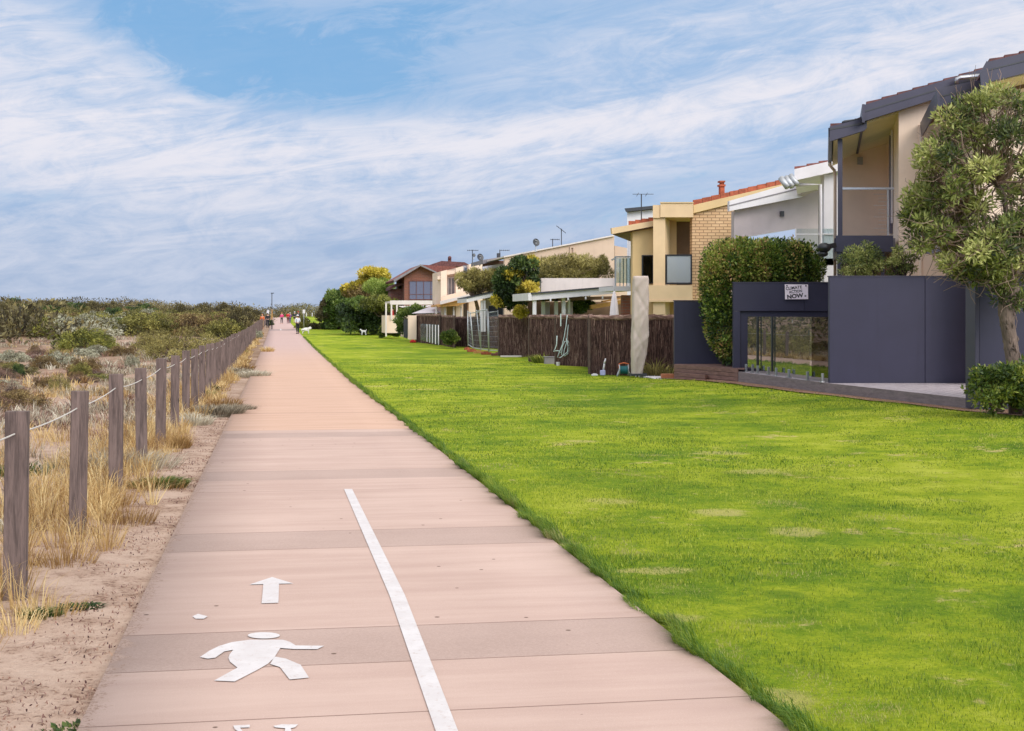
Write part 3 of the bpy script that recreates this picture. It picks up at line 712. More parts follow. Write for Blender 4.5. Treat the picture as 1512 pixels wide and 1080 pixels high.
def shrub(kind, px, pybase, wpx, hpx, label, group=None, Y=None, rz=None, asp=1.0):
    if Y is None:
        Y = YG(pybase)
        for _ in range(6):
            X = px2x(px, Y); z = float(zg(X, Y)); Y = max(8, (CH-z)*F/(pybase-465)) if pybase > 470 else Y
    X = px2x(px, Y); z = float(zg(X, Y)); w = wpx/F*Y; h = hpx/F*Y
    me, st = SH[kind]; W0 = {'scrub': 3.7, 'lime': 3.6, 'rust': 4.0, 'grey': 3.4, 'umber': 3.5, 'dark': 3.4, 'olive': 3.9, 'twiggy': 3.0}[kind]
    H0 = {'scrub': 1.35, 'lime': 1.2, 'rust': 1.25, 'grey': 1.2, 'umber': 1.9, 'dark': 2.1, 'olive': 1.35, 'twiggy': 1.55}[kind]
    r = thing(names[kind], label, 'shrub', (X, Y, z-.05), group); r.rotation_euler = (0, 0, rs.uniform(0, 6.28) if rz is None else rz)
    r.scale = (w/W0, w/W0*asp, h/H0)
    o = bpy.data.objects.new('foliage', me); COL.objects.link(o); o.parent = r
    if st: s = bpy.data.objects.new('stems', st); COL.objects.link(s); s.parent = r
    return r
shrub('lime', 128, 517, 112, 38, 'spreading lime green shrub right of centre in the near dune field', rz=0)
shrub('lime', 78, 503, 20, 14, 'small rounded lime green bush among pale grass at far left')
shrub('grey', 84, 541, 58, 26, 'low sprawling grey bush with dark underside in the near dunes', rz=.3)
shrub('dark', 27, 557, 26, 26, 'small dark green tuft bush near the left edge of the photo')
shrub('olive', 270, 530, 130, 52, 'large feathery olive wattle bush sprawling behind the nearer posts', rz=0)
shrub('olive', 222, 520, 80, 36, 'feathery olive bush with dark hollow left of the largest wattle', rz=1.0)
shrub('scrub', 335, 503, 80, 40, 'yellow green shrub overhanging the far roped posts')
shrub('grey', 342, 497, 44, 16, 'silvery saltbush just behind the far posts')
shrub('dark', 180, 492, 56, 28, 'deep green mound shrub in the middle of the dunes', rz=.4)
shrub('lime', 205, 489, 30, 18, 'bright green shrub beside the deep green mound')
shrub('twiggy', 14, 492, 60, 46, 'bare twiggy purple grey bush at the left edge')
shrub('rust', 92, 489, 110, 26, 'long low rust and green shrub behind the pale grass')
shrub('rust', 140, 486, 90, 20, 'rust brown low shrub left of the deep green mound')
shrub('scrub', 60, 483, 70, 26, 'yellowish green mound shrub behind the bare twiggy bush')
shrub('grey', 165, 497, 46, 14, 'pale grey shrub in front of the deep green mound')
shrub('grey', 62, 496, 34, 14, 'pale silver bush in front of the rust and green shrub')
shrub('umber', 6, 0, 60, 66, 'dark umber tree like shrub rising at the far left skyline', Y=105)
shrub('umber', 50, 0, 40, 54, 'small dark shrub on the skyline beside the far left one', Y=112)
shrub('umber', 352, 0, 52, 46, 'dark brown bushy shrub behind the posts near the lamp pole', Y=120)
shrub('grey', 378, 0, 26, 18, 'round grey shrub at the foot of the dark brown bush', Y=105)
rr_ = random.Random(12)
sky_l = ['far left edge', 'near the far left edge', 'left of the round topped one', 'round topped, in the left ridge', 'right of the round topped one', 'above the sprawling grey bush', 'above the lime shrub', 'above the pale grass gap', 'above the wattle left end', 'above the wattle middle', 'nearest to the lamp pole']
for i, (px, Y, h, w) in enumerate(((-20, 130, 4.0, 4.5), (22, 140, 3.6, 3.2), (62, 170, 4.4, 4.0), (88, 165, 4.8, 6.0), (112, 180, 4.3, 4.5), (140, 185, 4.6, 6.0), (165, 190, 4.2, 5.0), (205, 210, 3.9, 5.5), (262, 230, 3.6, 6.0), (312, 240, 3.8, 7.0), (368, 225, 3.8, 5.0))):
    shrub('umber' if i % 4 else 'dark', px, 0, w/Y*F, h*.70/Y*F, 'tall dark skyline shrub, '+sky_l[i], 'tall shrubs along the skyline', Y=Y)
kinds = ['umber', 'scrub', 'rust', 'grey', 'umber', 'scrub', 'olive', 'dark', 'umber', 'rust']
skl = {'lime': 'lime green shrub', 'umber': 'dark umber shrub', 'scrub': 'yellow green shrub', 'rust': 'rusty brown shrub', 'grey': 'grey green shrub', 'olive': 'feathery olive shrub', 'dark': 'dark green shrub'}
for i in range(46):          # low mounds scattered over the open field
    Y = rr_.uniform(22, 95); px = rr_.uniform(-60, 400-F*4.6/Y)
    k = rr_.choice(['rust', 'grey', 'umber', 'olive', 'lime', 'twiggy', 'rust', 'scrub', 'grey', 'twiggy'])
    h = rr_.uniform(.22, .62); w = rr_.uniform(.7, 2.2)
    shrub(k, px, 0, w/Y*F, h/Y*F, {'rust': 'low rusty mound', 'grey': 'low grey mound', 'umber': 'low umber mound', 'olive': 'low olive mound', 'lime': 'low lime green mound', 'twiggy': 'low bare mound', 'scrub': 'low yellow green mound'}[k]+' in the field '+('near closest posts' if Y < 32 else 'left of the middle posts' if Y < 50 else 'at middle distance' if Y < 70 else 'just before the dense scrub')+(', far left' if px < 60 else ', left' if px < 150 else ', near the fence line'), 'low mounds in the dune field', Y=Y)
for i in range(14):          # bushes left of the frame, mirrored in the glass fence
    a_ = R(-26-i*3.4); dd = (44, 62, 84)[i % 3]*rr_.uniform(.9, 1.1); X_, Y_ = dd*math.sin(a_), dd*math.cos(a_)
    k = ['scrub', 'dark', 'olive', 'umber', 'grey'][i % 5]; me, st = SH[k]; z_ = float(zg(X_, Y_))
    r = thing(names[k], 'bush beyond the left edge of the view, mirrored in the glass fence', 'shrub', (X_, Y_, z_-.05), 'bushes mirrored in the glass'); q_ = rr_.uniform(1.1, 1.7); r.scale = (q_*1.2, q_*1.2, q_); r.rotation_euler = (0, 0, i)
    o = bpy.data.objects.new('foliage', me); COL.objects.link(o); o.parent = r
zone = [(40, 'at the far left'), (95, 'above the sprawling grey bush'), (150, 'above the near lime one'), (210, 'above the deep green mound'), (270, 'left of the wattle'), (330, 'behind the wattle'), (999, 'toward the far roped posts')]
for i in range(125):
    row = i % 5; Y = (118, 138, 160, 188, 215)[row]*rr_.uniform(.94, 1.06)
    xr = 408-F*4.2/Y; px = rr_.uniform(-50, xr)
    k = rr_.choice(kinds if row > 1 else ['rust', 'scrub', 'rust', 'grey', 'scrub', 'olive', 'lime'])
    h = rr_.uniform(1.2, 2.3)*(1.3 if k in ('umber', 'dark') else 1)*(1+.05*row); w = rr_.uniform(3.5, 8.5)*(.8 if k in ('umber', 'dark') else 1)
    zn = next(t for lim, t in zone if px < lim); dn = ('front', 'front', 'middle', 'back', 'skyline')[row]
    shrub(k, px, 0, w/Y*F, h/Y*F, f'{skl[k]}, {dn} row, {zn}', 'scrub on the dunes', Y=Y)
from collections import defaultdict
dl = defaultdict(list)
for o in COL.objects:
    if o.get('group') in ('scrub on the dunes', 'low mounds in the dune field'): dl[o['label']].append(o)
for lab, L in dl.items():
    if len(L) > 1:
        for o, w_ in zip(sorted(L, key=lambda o: o.location.x/o.location.y), ('leftmost', 'second from left', 'third from left', 'fourth from left', 'fifth from left', 'sixth from left', 'seventh from left')): o['label'] = lab+', '+w_
# far mass
bl = []
for i in range(620):
    Y = rs.uniform(235, 430); px = rs.uniform(-80, 404-F*4/Y) if i % 5 else rs.uniform(445, 640)
    if i % 5 == 0: Y = rs.uniform(380, 470)
    if i % 9 == 1: Y, px = rs.uniform(335, 420), rs.uniform(398, 450)
    X = px2x(px, Y); r = rs.choice([1.0, 1.6, 2.4, 3.2])*rs.uniform(.8, 1.2); bl.append(((X, Y, float(zg(X, Y))+rs.uniform(-.3, 1.0)), (r*1.5, r*1.5, r*.75)))
for i in range(420):
    a_ = R(-rs.uniform(19, 80)); dd = rs.uniform(75, 260); X, Y = dd*math.sin(a_), dd*math.cos(a_); r = rs.uniform(1.4, 3.2); bl.append(((X, Y, float(zg(X, Y))+.4), (r*1.5, r*1.5, r*.75)))
tag(foliage('far_scrub', M['l_umber'], bl, 190000, .38, rs, hollow=.7), 'dark scrub forming one mass along the horizon', 'scrub', kind='stuff')
# path side shrubs
shrub('scrub', 363, 522, 10, 8, 'tiny green bush between far posts and path', rz=0)
shrub('dark', 399, 0, 14, 10, 'dark round shrub beside the far path near the lamp pole', Y=185)

# ---- bigger plants
def hedge():
    Y = 38.5
    q = lambda a, b: (px2x(a, Y), 0, py2z(b, Y)); bl = []
    def add(a, b_, ra, rb, dy=0, ry=.9):
        x, _, z = q(a, b_); bl.append(((x, Y+dy, z), (ra/F*Y, ry, rb/F*Y)))
    for a in range(1078, 1204, 14):
        for dy in (-.5, .1, .7, 1.3, 1.9): add(a+rs.uniform(-3, 3), 387+max(0, a-1160)*.22+max(0, 1100-a)*.12+rs.uniform(-2, 2), 16*rs.uniform(.9, 1.1), 33*rs.uniform(.95, 1.04), dy, .6)
    for a, b_, ra, rb in ((1062, 390, 23, 33), (1058, 425, 23, 30), (1060, 455, 23, 26), (1064, 485, 20, 26), (1069, 508, 15, 20), (1073, 525, 9, 12), (1199, 398, 14, 19), (1050, 410, 14, 26)):
        for dy in (-.3, .4): add(a, b_, ra, rb, dy, .6)
    r = thing('hedge', 'large clipped glossy green hedge topping the dark fence and spilling down its left end', 'hedge', (px2x(1078, Y), Y, prof(Y)))
    V, Fq, T = leafcloud(bl, 60000, .085, rs, hollow=.55, aspect=.5)
    bs = [((c[0]+rs.normal()*r_[0]*.5, c[1]+rs.normal()*.3, c[2]+abs(rs.normal())*r_[2]*.32), (.14, .14, .14)) for c, r_ in bl for _ in range(2)]
    V2, F2, T2 = leafcloud(bs, 9000, .095, rs, hollow=.1, aspect=.45); Fq = np.concatenate([Fq, F2+len(V)]); V = np.concatenate([V, V2]); T = np.concatenate([T, T2])
    # clip flat against the fence
    o = npobj('foliage', npmesh('foliage', V-np.array(wl(r)), Fq, M['l_pitto'], T), r)
    mb = MB(); base = PX(1074, 548, Y+.4); limbs(mb, base, [PX(a, b_, Y+rs.uniform(0, .5)) for a, b_ in ((1070, 520), (1062, 480), (1065, 430), (1090, 400), (1120, 380), (1076, 530), (1160, 380))], .06, rs)
    mb.build('stems', M['twig_dark'], r, smooth=True)
hedge()

def coastal_tree():
    Y = 23.4; r = thing('coastal_tree', 'gnarled coastal tree with open leafy crown and rough pale trunk in front of the house', 'tree', (px2x(1500, Y), Y, prof(Y)))
    q = lambda a, b_, dy=0: Vector(PX(a, b_, Y+dy))
    mb = MB(); tr = [q(1503, 612), q(1501, 570), q(1497, 540), q(1492, 505), q(1487, 475), q(1485, 450), q(1492, 420), q(1500, 395)]
    mb.tube(tr, [.155, .135, .122, .118, .122, .125, .10, .08], 14)
    rn = np.random.default_rng(3)
    b1 = q(1486, 452); b2 = q(1493, 418)
    forks = [(q(1478, 392, .2), .085), (q(1455, 350, -.3), .055), (q(1500, 340, .3), .06), (q(1440, 300, 0), .04), (q(1520, 300, -.2), .05), (q(1470, 270, .2), .04)]
    for a, b_, ra, rb in ((b1, forks[0][0], .10, .075), (forks[0][0], forks[1][0], .075, .05), (b2, forks[2][0], .09, .06), (forks[1][0], forks[3][0], .05, .03), (forks[2][0], forks[4][0], .06, .04), (forks[2][0], forks[5][0], .055, .035)):
        m1 = a.lerp(b_, .35)+Vector(rn.normal(size=3))*.06; m2 = a.lerp(b_, .7)+Vector(rn.normal(size=3))*.06
        mb.tube([a, m1, m2, b_], [ra, ra*.7+rb*.3, ra*.4+rb*.6, rb], 8)
    for _ in range(70):      # bark ridges
        k = rn.integers(0, 6); a = tr[k].lerp(tr[k+1], rn.random()); t = rn.uniform(0, 6.28); rad = .12
        d = Vector((math.cos(t), math.sin(t), 0)); L = rn.uniform(.06, .22)
        mb.tube([a+d*(rad-.012), a+d*(rad+.008)+Vector((0, 0, L/2)), a+d*(rad-.012)+Vector((0, 0, L))], [.008, .018, .008], 5)
    mb.build('trunk', M['bark'], r, smooth=True)
    # crown outline in pixels: centre (1492, 285); clumps along its volume
    cl = []
    pts = [(1400, 185), (1378, 210), (1425, 160), (1450, 148), (1475, 145), (1500, 150), (1530, 160), (1560, 180), (1590, 215), (1610, 260), (1610, 310), (1590, 350), (1370, 245), (1360, 275), (1355, 305), (1362, 335), (1380, 360), (1395, 385), (1410, 395), (1430, 380), (1450, 372), (1470, 400), (1476, 425), (1482, 380), (1520, 390), (1550, 380),
           (1400, 235), (1430, 200), (1465, 190), (1500, 190), (1540, 205), (1570, 250), (1390, 290), (1405, 330), (1430, 350), (1445, 240), (1480, 235), (1520, 245), (1550, 300), (1540, 340), (1420, 270), (1450, 300), (1500, 280), (1500, 330), (1470, 345), (1350, 315), (1347, 290), (1440, 410), (1492, 440), (1480, 340), (1510, 365), (1385, 340), (1360, 355)]
    for a, b_ in pts:
        dd = math.hypot((a-1490)/140, (b_-280)/140); half = 1.5*math.sqrt(max(.05, 1-dd*dd*.9))
        for k in range(4 if dd < .85 else 3):
            c = q(a*.965+53+rn.uniform(-14, 14), b_+rn.uniform(-13, 13), rn.uniform(-half, half)); s = rn.uniform(.13, .25)
            cl.append(((c.x, c.y, c.z), (s, s, s*.8)))
    V, Fq, T = leafcloud(cl, 30000, .10, rn, hollow=.25, aspect=.30, up=.35)
    npobj('foliage', npmesh('foliage', V-np.array(wl(r)), Fq, M['l_tree'], T), r)
    tw = MB(); anchors = [f[0] for f in forks]+[b1, b2]
    for c, s in cl:
        c = Vector(c); a = min(anchors, key=lambda z: (z-c).length)
        limbs(tw, a, [c], .018, rn, wob=.2, seg=5, n=5, rt=.004)
        for k in range(8):
            e = c+Vector(rn.normal(size=3))*.22; limbs(tw, a.lerp(c, rn.uniform(.55, .9)), [e], .007, rn, wob=.2, seg=3, n=4, rt=.003)
    tw.build('branches', M['twig'], r, smooth=True)
coastal_tree()

def simple_shrub(name, label, cat, px, Y, base, blobs, n, size, mat, stems=6, **kw):
    r = thing(name, label, cat, (px2x(px, Y), Y, py2z(base, Y)))
    bl = [((px2x(a, Y)-r.location.x, dy, py2z(b_, Y)-r.location.z), (ra/F*Y, rd, rb/F*Y)) for a, b_, ra, rb, dy, rd in blobs]
    V, Fq, T = leafcloud(bl, n, size, rs, **kw); npobj('foliage', npmesh('foliage', V, Fq, M[mat], T), r)
    mb = MB(); rt = r.location; limbs(mb, rt, [(rt[0]+c[0], rt[1]+c[1], rt[2]+c[2]) for c, _ in bl[:stems*3:max(1, len(bl)//stems)]], .03*max(1, Y/40), rs)
    mb.build('stems', M['twig_dark'], r, smooth=True); return r
def blobset(cx, cy, rx, ry, n, r, depth, seed, dens=.0):
    g = np.random.default_rng(seed); o = []
    for i in range(n):
        t = g.uniform(0, 6.28); q = math.sqrt(g.random()); 
        o.append((cx+math.cos(t)*rx*q, cy+math.sin(t)*ry*q, r*g.uniform(.6, 1.3), r*g.uniform(.5, 1.0), g.uniform(-depth, depth), depth*.5+.1))
    return o
simple_shrub('garden_shrub', 'leafy green and yellow tipped shrub at the foot of the coastal tree', 'shrub', 1480, 22.7, 606, blobset(1482, 572, 42, 30, 60, 11, .45, 1)+blobset(1450, 552, 14, 10, 8, 5, .2, 2)+blobset(1520, 570, 30, 36, 26, 11, .4, 7), 9000, .075, 'l_shrub', 10, hollow=.2, aspect=.42)
simple_shrub('garden_shrub', 'sprawling green shrub showing above the dark fence under the balcony', 'shrub', 1275, 32.5, 420, blobset(1275, 388, 30, 24, 34, 9, .6, 3), 5500, .07, 'l_tree', 12, hollow=.3, aspect=.35)
simple_shrub('garden_shrub', 'thin open shrub above the dark fence between balcony and tree', 'shrub', 1330, 32.0, 420, blobset(1332, 388, 20, 22, 20, 6, .4, 4), 2200, .07, 'l_tree', 12, hollow=.3, aspect=.35)
# garden trees behind the brush fence
def tree(name, label, cat, px, Y, base, crown, n, size, mat, r0=.12, extra=None, **kw):
    r = thing(name, label, cat, (px2x(px, Y), Y, py2z(base, Y))); L = Vector(r.location)
    bl = [((px2x(a, Y)-L.x, dy, py2z(b_, Y)-L.z), (ra/F*Y, rd, rb/F*Y)) for a, b_, ra, rb, dy, rd in crown]
    V, Fq, T = leafcloud(bl, n, size, rs, **kw); npobj('crown', npmesh('crown', V, Fq, M[mat], T), r)
    if extra:
        bl2 = [((px2x(a, Y)-L.x, dy, py2z(b_, Y)-L.z), (ra/F*Y, rd, rb/F*Y)) for a, b_, ra, rb, dy, rd in extra[0]]
        V, Fq, T = leafcloud(bl2, extra[1], size, rs, **kw); tag(npobj('crown_tips', npmesh('crown_tips', V, Fq, M[extra[2]], T), r))
    mb = MB(); cz = max(b_[0][2] for b_ in bl)*.45; f = Vector((L.x+rs.normal()*.1, L.y, L.z+cz)); mb.tube([L, L.lerp(f, .5)+Vector((.08, 0, 0)), f], [r0, r0*.85, r0*.7], 8)
    limbs(mb, f, [(L.x+c[0], L.y+c[1], L.z+c[2]) for c, _ in bl[::max(1, len(bl)//16)]], r0*.5, rs, seg=5)
    mb.build('trunk', M['twig_dark' if mat != 'l_olive' else 'twig'], r, smooth=True); return r
tree('cypress_tree', 'twisted dark tree with yellow tipped clumps behind the thatched fence', 'tree', 768, 66, 470,
     blobset(769, 391, 14, 7, 18, 7, .9, 11)+blobset(750, 412, 16, 10, 18, 7, .8, 12)+blobset(746, 432, 12, 12, 14, 7, .8, 13)+blobset(762, 445, 20, 6, 12, 6, .7, 14)+blobset(786, 405, 8, 16, 10, 6, .7, 15), 12000, .17, 'l_dark', .16,
     (blobset(774, 425, 12, 10, 12, 7, 1.0, 16)+blobset(757, 404, 14, 6, 8, 5, .9, 17)+blobset(738, 444, 10, 5, 6, 4, .8, 18)+blobset(786, 388, 8, 7, 6, 5, .8, 19), 5500, 'l_yellow'))
tree('yellow_bush', 'small rounded yellow bush peeping over the thatched fence', 'bush', 770, 62, 475, blobset(770, 461, 10, 6, 14, 5, .3, 20), 3000, .10, 'l_yellow', .04)
tree('feathery_tree', 'broad feathery olive tree in front of the long cream gable wall', 'tree', 830, 70, 470, blobset(850, 397, 52, 16, 70, 9, 1.6, 21)+blobset(806, 405, 16, 20, 16, 8, 1.0, 22), 26000, .15, 'l_olive', .14, aspect=.22, hollow=.4)
tree('feathery_tree', 'lower feathery olive tree left of the twisted yellow tipped tree', 'tree', 705, 80, 470, blobset(708, 414, 32, 12, 46, 8, 1.2, 23)+blobset(700, 424, 24, 8, 14, 6, 1.2, 24), 15000, .16, 'l_olive', .13, aspect=.22, hollow=.4)
tree('climber', 'green climbing shrub over the pergola pillars', 'shrub', 600, 98, 500, blobset(612, 462, 22, 7, 26, 6, .8, 25)+blobset(592, 475, 6, 14, 12, 5, .6, 26), 6000, .16, 'l_green', .06)
tree('garden_bush', 'dark bush seen through the grey patio posts', 'bush', 855, 64, 475, blobset(858, 450, 14, 10, 20, 6, .6, 27), 5000, .11, 'l_dark', .05)
# big hedge trees beyond the pergola
tree('hedge_tree', 'dark green bushy tree with a white dog at its foot', 'tree', 535, 122, 493, blobset(530, 468, 26, 20, 60, 9, 3, 31)+blobset(548, 460, 22, 12, 20, 8, 3, 32)+blobset(555, 478, 14, 12, 20, 7, 2, 43), 20000, .26, 'l_dark', .25, (blobset(535, 452, 22, 8, 12, 6, 3, 33), 3500, 'l_green'))
tree('hedge_tree', 'bright pale green feathery tree left of the brick house', 'tree', 558, 128, 485, blobset(560, 427, 17, 12, 40, 7, 2, 34)+blobset(575, 438, 12, 8, 14, 6, 2, 44), 11000, .24, 'l_pale', .2, aspect=.25)
tree('hedge_tree', 'tall golden topped tree left of the brick house', 'tree', 552, 140, 485, blobset(553, 408, 16, 9, 40, 7, 2.5, 35)+blobset(545, 420, 10, 8, 14, 7, 2.5, 36), 13000, .26, 'l_yellow', .25, (blobset(540, 432, 12, 10, 20, 7, 2.5, 37), 4500, 'l_umber'))
tree('hedge_tree', 'tan and russet flowering tree between the green and golden ones', 'tree', 528, 138, 485, blobset(528, 436, 14, 10, 36, 6, 2.5, 38), 9000, .24, 'l_rust', .2, (blobset(522, 430, 10, 10, 12, 6, 2.5, 39), 3000, 'l_yellow'))
tree('hedge_tree', 'rounded dark green tree at the far end of the row', 'tree', 500, 150, 487, blobset(500, 446, 16, 14, 50, 8, 3, 40)+blobset(505, 470, 18, 14, 36, 8, 2.5, 41), 17000, .3, 'l_green', .25, (blobset(484, 458, 8, 12, 16, 6, 2.5, 42), 4000, 'l_umber'))
tree('hedge_tree', 'low yellow green tree crown in front of the brick house', 'tree', 565, 118, 490, blobset(562, 448, 20, 7, 30, 7, 2, 45), 7000, .22, 'l_lime', .15)
tree('garden_bush', 'clipped yellow topped bush on the lawn edge by the pergola', 'bush', 584, 106, 497, blobset(585, 488, 12, 6, 24, 5, .5, 46), 4500, .14, 'l_green', .05)
tree('garden_bush', 'purplish bush beside the pergola wall', 'bush', 574, 110, 495, blobset(574, 480, 8, 8, 20, 5, .5, 47), 3500, .14, 'l_umber', .05)
tree('garden_bush', 'bright leafy bush at the left end of the pergola garden', 'bush', 564, 108, 497, blobset(566, 490, 5, 6, 12, 4, .4, 48), 2200, .14, 'l_shrub', .05)
tree('garden_bush', 'green leafy bush growing against the far thatched fence', 'bush', 665, 78, 512, blobset(664, 499, 9, 9, 18, 5, .4, 49), 4000, .11, 'l_shrub', .05)
tree('garden_bush', 'low dark bushes strip across the far lawn beside the sign', 'bush', 480, 152, 487, blobset(478, 482, 22, 3, 30, 4, 1, 50), 5000, .2, 'l_umber', .05)
tree('garden_bush', 'small dark green bush at the far lawn beside the sapling', 'bush', 486, 150, 487, blobset(486, 482, 9, 4, 14, 4, .8, 51), 3000, .2, 'l_green', .05)
tree('sapling', 'thin sparse sapling on the far lawn', 'tree', 473, 154, 486, blobset(473, 466, 5, 7, 12, 3, .5, 52), 900, .2, 'l_umber', .05)
tree('garden_bush', 'dark shrubs beside the far path left of the sign', 'bush', 449, 160, 486, blobset(447, 478, 8, 6, 18, 4, 1, 53), 3000, .22, 'l_scrub', .05)
# strappy plants by the umbrella cover
def strappy(name, label, px, py, h, sp, nb, w, mat='l_olive'):
    q = XY(px, py); V, qd, t, T = tufts(np.array([q[0]]), np.array([q[1]]), nb, np.array([h]), np.array([sp]), w, 1.2, rs)
    o = npobj(name, mesh_qt(name, V-np.array([q[0], q[1], q[2]]), qd, t, M[mat], T), loc=q); return tag(o, label, 'plant')
strappy('flax_plant', 'dark strappy plant beside the beige umbrella cover', 968, 42.4, .75, .22, 260, .03)
strappy('flax_plant', 'smaller strappy plant against the dark fence end', 987, 42.1, .55, .15, 120, .03)
strappy('flower_clump', 'low green flowering clump at the thatched fence below the hose', 802, 55.4, .5, .35, 300, .05, 'l_shrub')
# ---------------------------------------------------------------- houses
HK = .2247
def verge(mb, a, b, n, w=.34, h=.07, depth=.4, kx=KX, step=.03):
    """row of overlapping ridge or verge tiles from a to b"""
    a, b = Vector(a), Vector(b); d = (b-a)/n
    for i in range(n):
        p = a+d*i; q = p+d*1.04
        mb.prism([p, q+Vector((0, 0, -step)), q+Vector((0, 0, h-step)), p+Vector((0, 0, h+step*.6))], (kx*depth, depth, 0))
    return mb
def roof(parent, fas_px, Y, depth, kx, thick_px, fmat, tmat, name='roof', tiles=True, nt=10):
    """sloping roof slab with fascia; fas_px two top-edge pixels"""
    (a, b_), (c, d) = fas_px
    mb = MB().pp([(a, b_), (c, d), (c, d+thick_px), (a, b_+thick_px)], Y, depth, kx); o = mb.build(name, fmat, parent)
    if tiles:
        t = MB(); p, q = Vector(PX(a, b_, Y+.12)), Vector(PX(c, d, Y+.12)); p.z += .012; q.z += .012
        verge(t, p, q, nt, depth=depth-.25, kx=kx, h=.05); t.build('tiles', tmat, o)
    return o
def win(parent, x0, y0, x1, y1, Y, fmat, gmat, cols=1, rows=1, fw=2.0, depth=.08, split=None):
    """framed window standing a few mm proud of a wall at Y; bars in photo pixels"""
    m = MB(); m.bp(x0, y0, x0+fw, y1, Y, depth); m.bp(x1-fw, y0, x1, y1, Y, depth)
    m.bp(x0+fw, y0, x1-fw, y0+fw, Y, depth); m.bp(x0+fw, y1-fw, x1-fw, y1, Y, depth)
    for i in range(1, cols):
        x = x0+(x1-x0)*i/cols; m.bp(x-fw*.4, y0+fw, x+fw*.4, y1-fw, Y+.004, depth-.01)
    if split: m.bp(x0+fw, split-fw*.4, x1-fw, split+fw*.4, Y+.008, depth-.02)
    f = m.build('window', fmat, parent); MB().bp(x0+fw*.6, y0+fw*.6, x1-fw*.6, y1-fw*.6, Y+.05, .02).build('pane', gmat, f); return f

# --- house with dark purple trim, nearest complete one
h = thing('terrace_house', 'two storey cream terrace house with purple trim and cable railed balcony behind the dark fence', 'house', (px2x(1327, 34), 34, 0))
Y = 34.0; dp = 6.2
MB().pp([(1327, 600), (1327, 158), (1470, 113), (1470, 600)], Y, .25, HK).build('side_wall', M['pink_cream'], h)
MB().prism([(px2x(1327, Y)+HK*.25, Y+.25, py2z(600, Y)), (px2x(1327, Y)+HK*dp, Y+dp, py2z(600, Y)), (px2x(1327, Y)+HK*dp, Y+dp, py2z(166, Y)), (px2x(1327, Y)+HK*.25, Y+.25, py2z(166, Y))], (.2, 0, 0)).build('front_wall', M['pink_cream'], h)
YP = 40.2
MB().pp([(1243, 600), (1243, 228), (1318, 200), (1318, 600)], YP, .25, HK).build('party_wall', M['recess'], h)
sl = MB().prism([PX(1316, 212, 38.9), PX(1316, 330, 38.9), PX(1318.4, 330, 36.6), PX(1318.4, 192, 36.6)], (-.05, 0, 0))
o = sl.build('sliding_door', M['white'], h)
MB().prism([PX(1316.2, 217, 38.75), PX(1316.2, 345, 38.75), PX(1318, 345, 36.9), PX(1318, 200, 36.9)], (-.09, 0, 0)).build('pane', M['window_vio'], o)
MB().bp(1234, 348, 1319, 372, Y-.05, .18, HK).build('balcony_beam', M['purple2'], h)
MB().pp([(1240, 352), (1322, 352), (1322, 366), (1240, 366)], Y+.16, 6.0, HK).build('balcony_floor', M['grey'], h)
MB().bp(1232, 352, 1240, 372, Y+.16, 6.0, HK).build('balcony_edge_beam', M['purple2'], h)
pst = MB().bp(1237, 205, 1244, 348, Y, .16, HK).build('balcony_post', M['purple2'], h)
MB().bp(1236, 372.2, 1244, 600, Y, .16, HK).build('lower_post', M['purple2'], h)
MB().bp(1301, 372.2, 1306, 600, Y+.05, .1, HK).build('lower_post', M['purple2'], h)
rl = MB().bp(1244, 277, 1320, 280, Y-.02, .07, HK).bp(1310, 280, 1312.5, 348, Y+.02, .05, HK).build('balcony_railing', M['steel'], h)
mb = MB()
for k in range(11):
    yy = 287+k*5.6; mb.bar(PX(1297 if k % 3 else 1290, yy, Y+.03), PX(1310, yy, Y+.03), .006, .006)
    mb.bar(PX(1243, yy, Y+.2), (px2x(1243, Y)+HK*6, Y+6, py2z(yy, Y)), .006, .006)
mb.build('cable', M['steel'], rl)
# soffit follows the roof slope, carried back along the terrace
MB().pp([(1231, 203), (1273, 184), (1400, 144), (1470, 121.5), (1470, 118.5), (1400, 141), (1273, 181), (1231, 200)], Y+.1, 6.6, HK).build('soffit', M['soffit'], h)
r1 = MB().pp([(1225, 187), (1271, 176), (1280, 179), (1280, 189), (1276, 193), (1225, 209)], Y-.25, .14, HK).build('lower_fascia', M['purple2'], h)
MB().pp([(1225, 190), (1280, 180), (1280, 182.5), (1225, 192.5)], Y-.262, .02, HK).build('trim_strip', M['darkgrey'], r1)
r2 = MB().pp([(1273, 156), (1457, 100), (1457, 124), (1400, 140), (1273, 180)], Y-.42, .15, HK).build('upper_fascia', M['purple2'], h)
MB().pp([(1273, 165), (1457, 110), (1457, 112), (1273, 167)], Y-.432, .02, HK).build('trim_strip', M['darkgrey'], r2)
MB().bp(1273, 154, 1277, 181, Y-.5, 6.6, HK).build('fascia_end', M['purple2'], h)
mb = MB(); verge(mb, Vector(PX(1226, 188, Y))+Vector((0, 0, .0)), PX(1280, 177, Y), 3, depth=6.3, kx=HK); mb.build('roof_tiles', M['tile_dark'], h)
mb = MB(); verge(mb, PX(1279, 154, Y-.3), PX(1530, 79, Y-.3), 11, depth=6.6, kx=HK, h=.045, step=.022); mb.build('roof_tiles', M['tile_dark'], h)
MB().pp([(1228, 190), (1273, 172), (1470, 110), (1470, 117), (1400, 138), (1273, 178), (1229, 197)], Y+.12, 6.4, HK).build('roof_deck', M['purple2'], h)
MB().pp([(1223, 189), (1229, 189), (1229, 203), (1224, 203)], Y-.1, 6.6, HK).build('gutter', M['purple2'], h)
mb = MB(); g = lambda a, b_, dy=0: PX(a, b_, Y+dy)
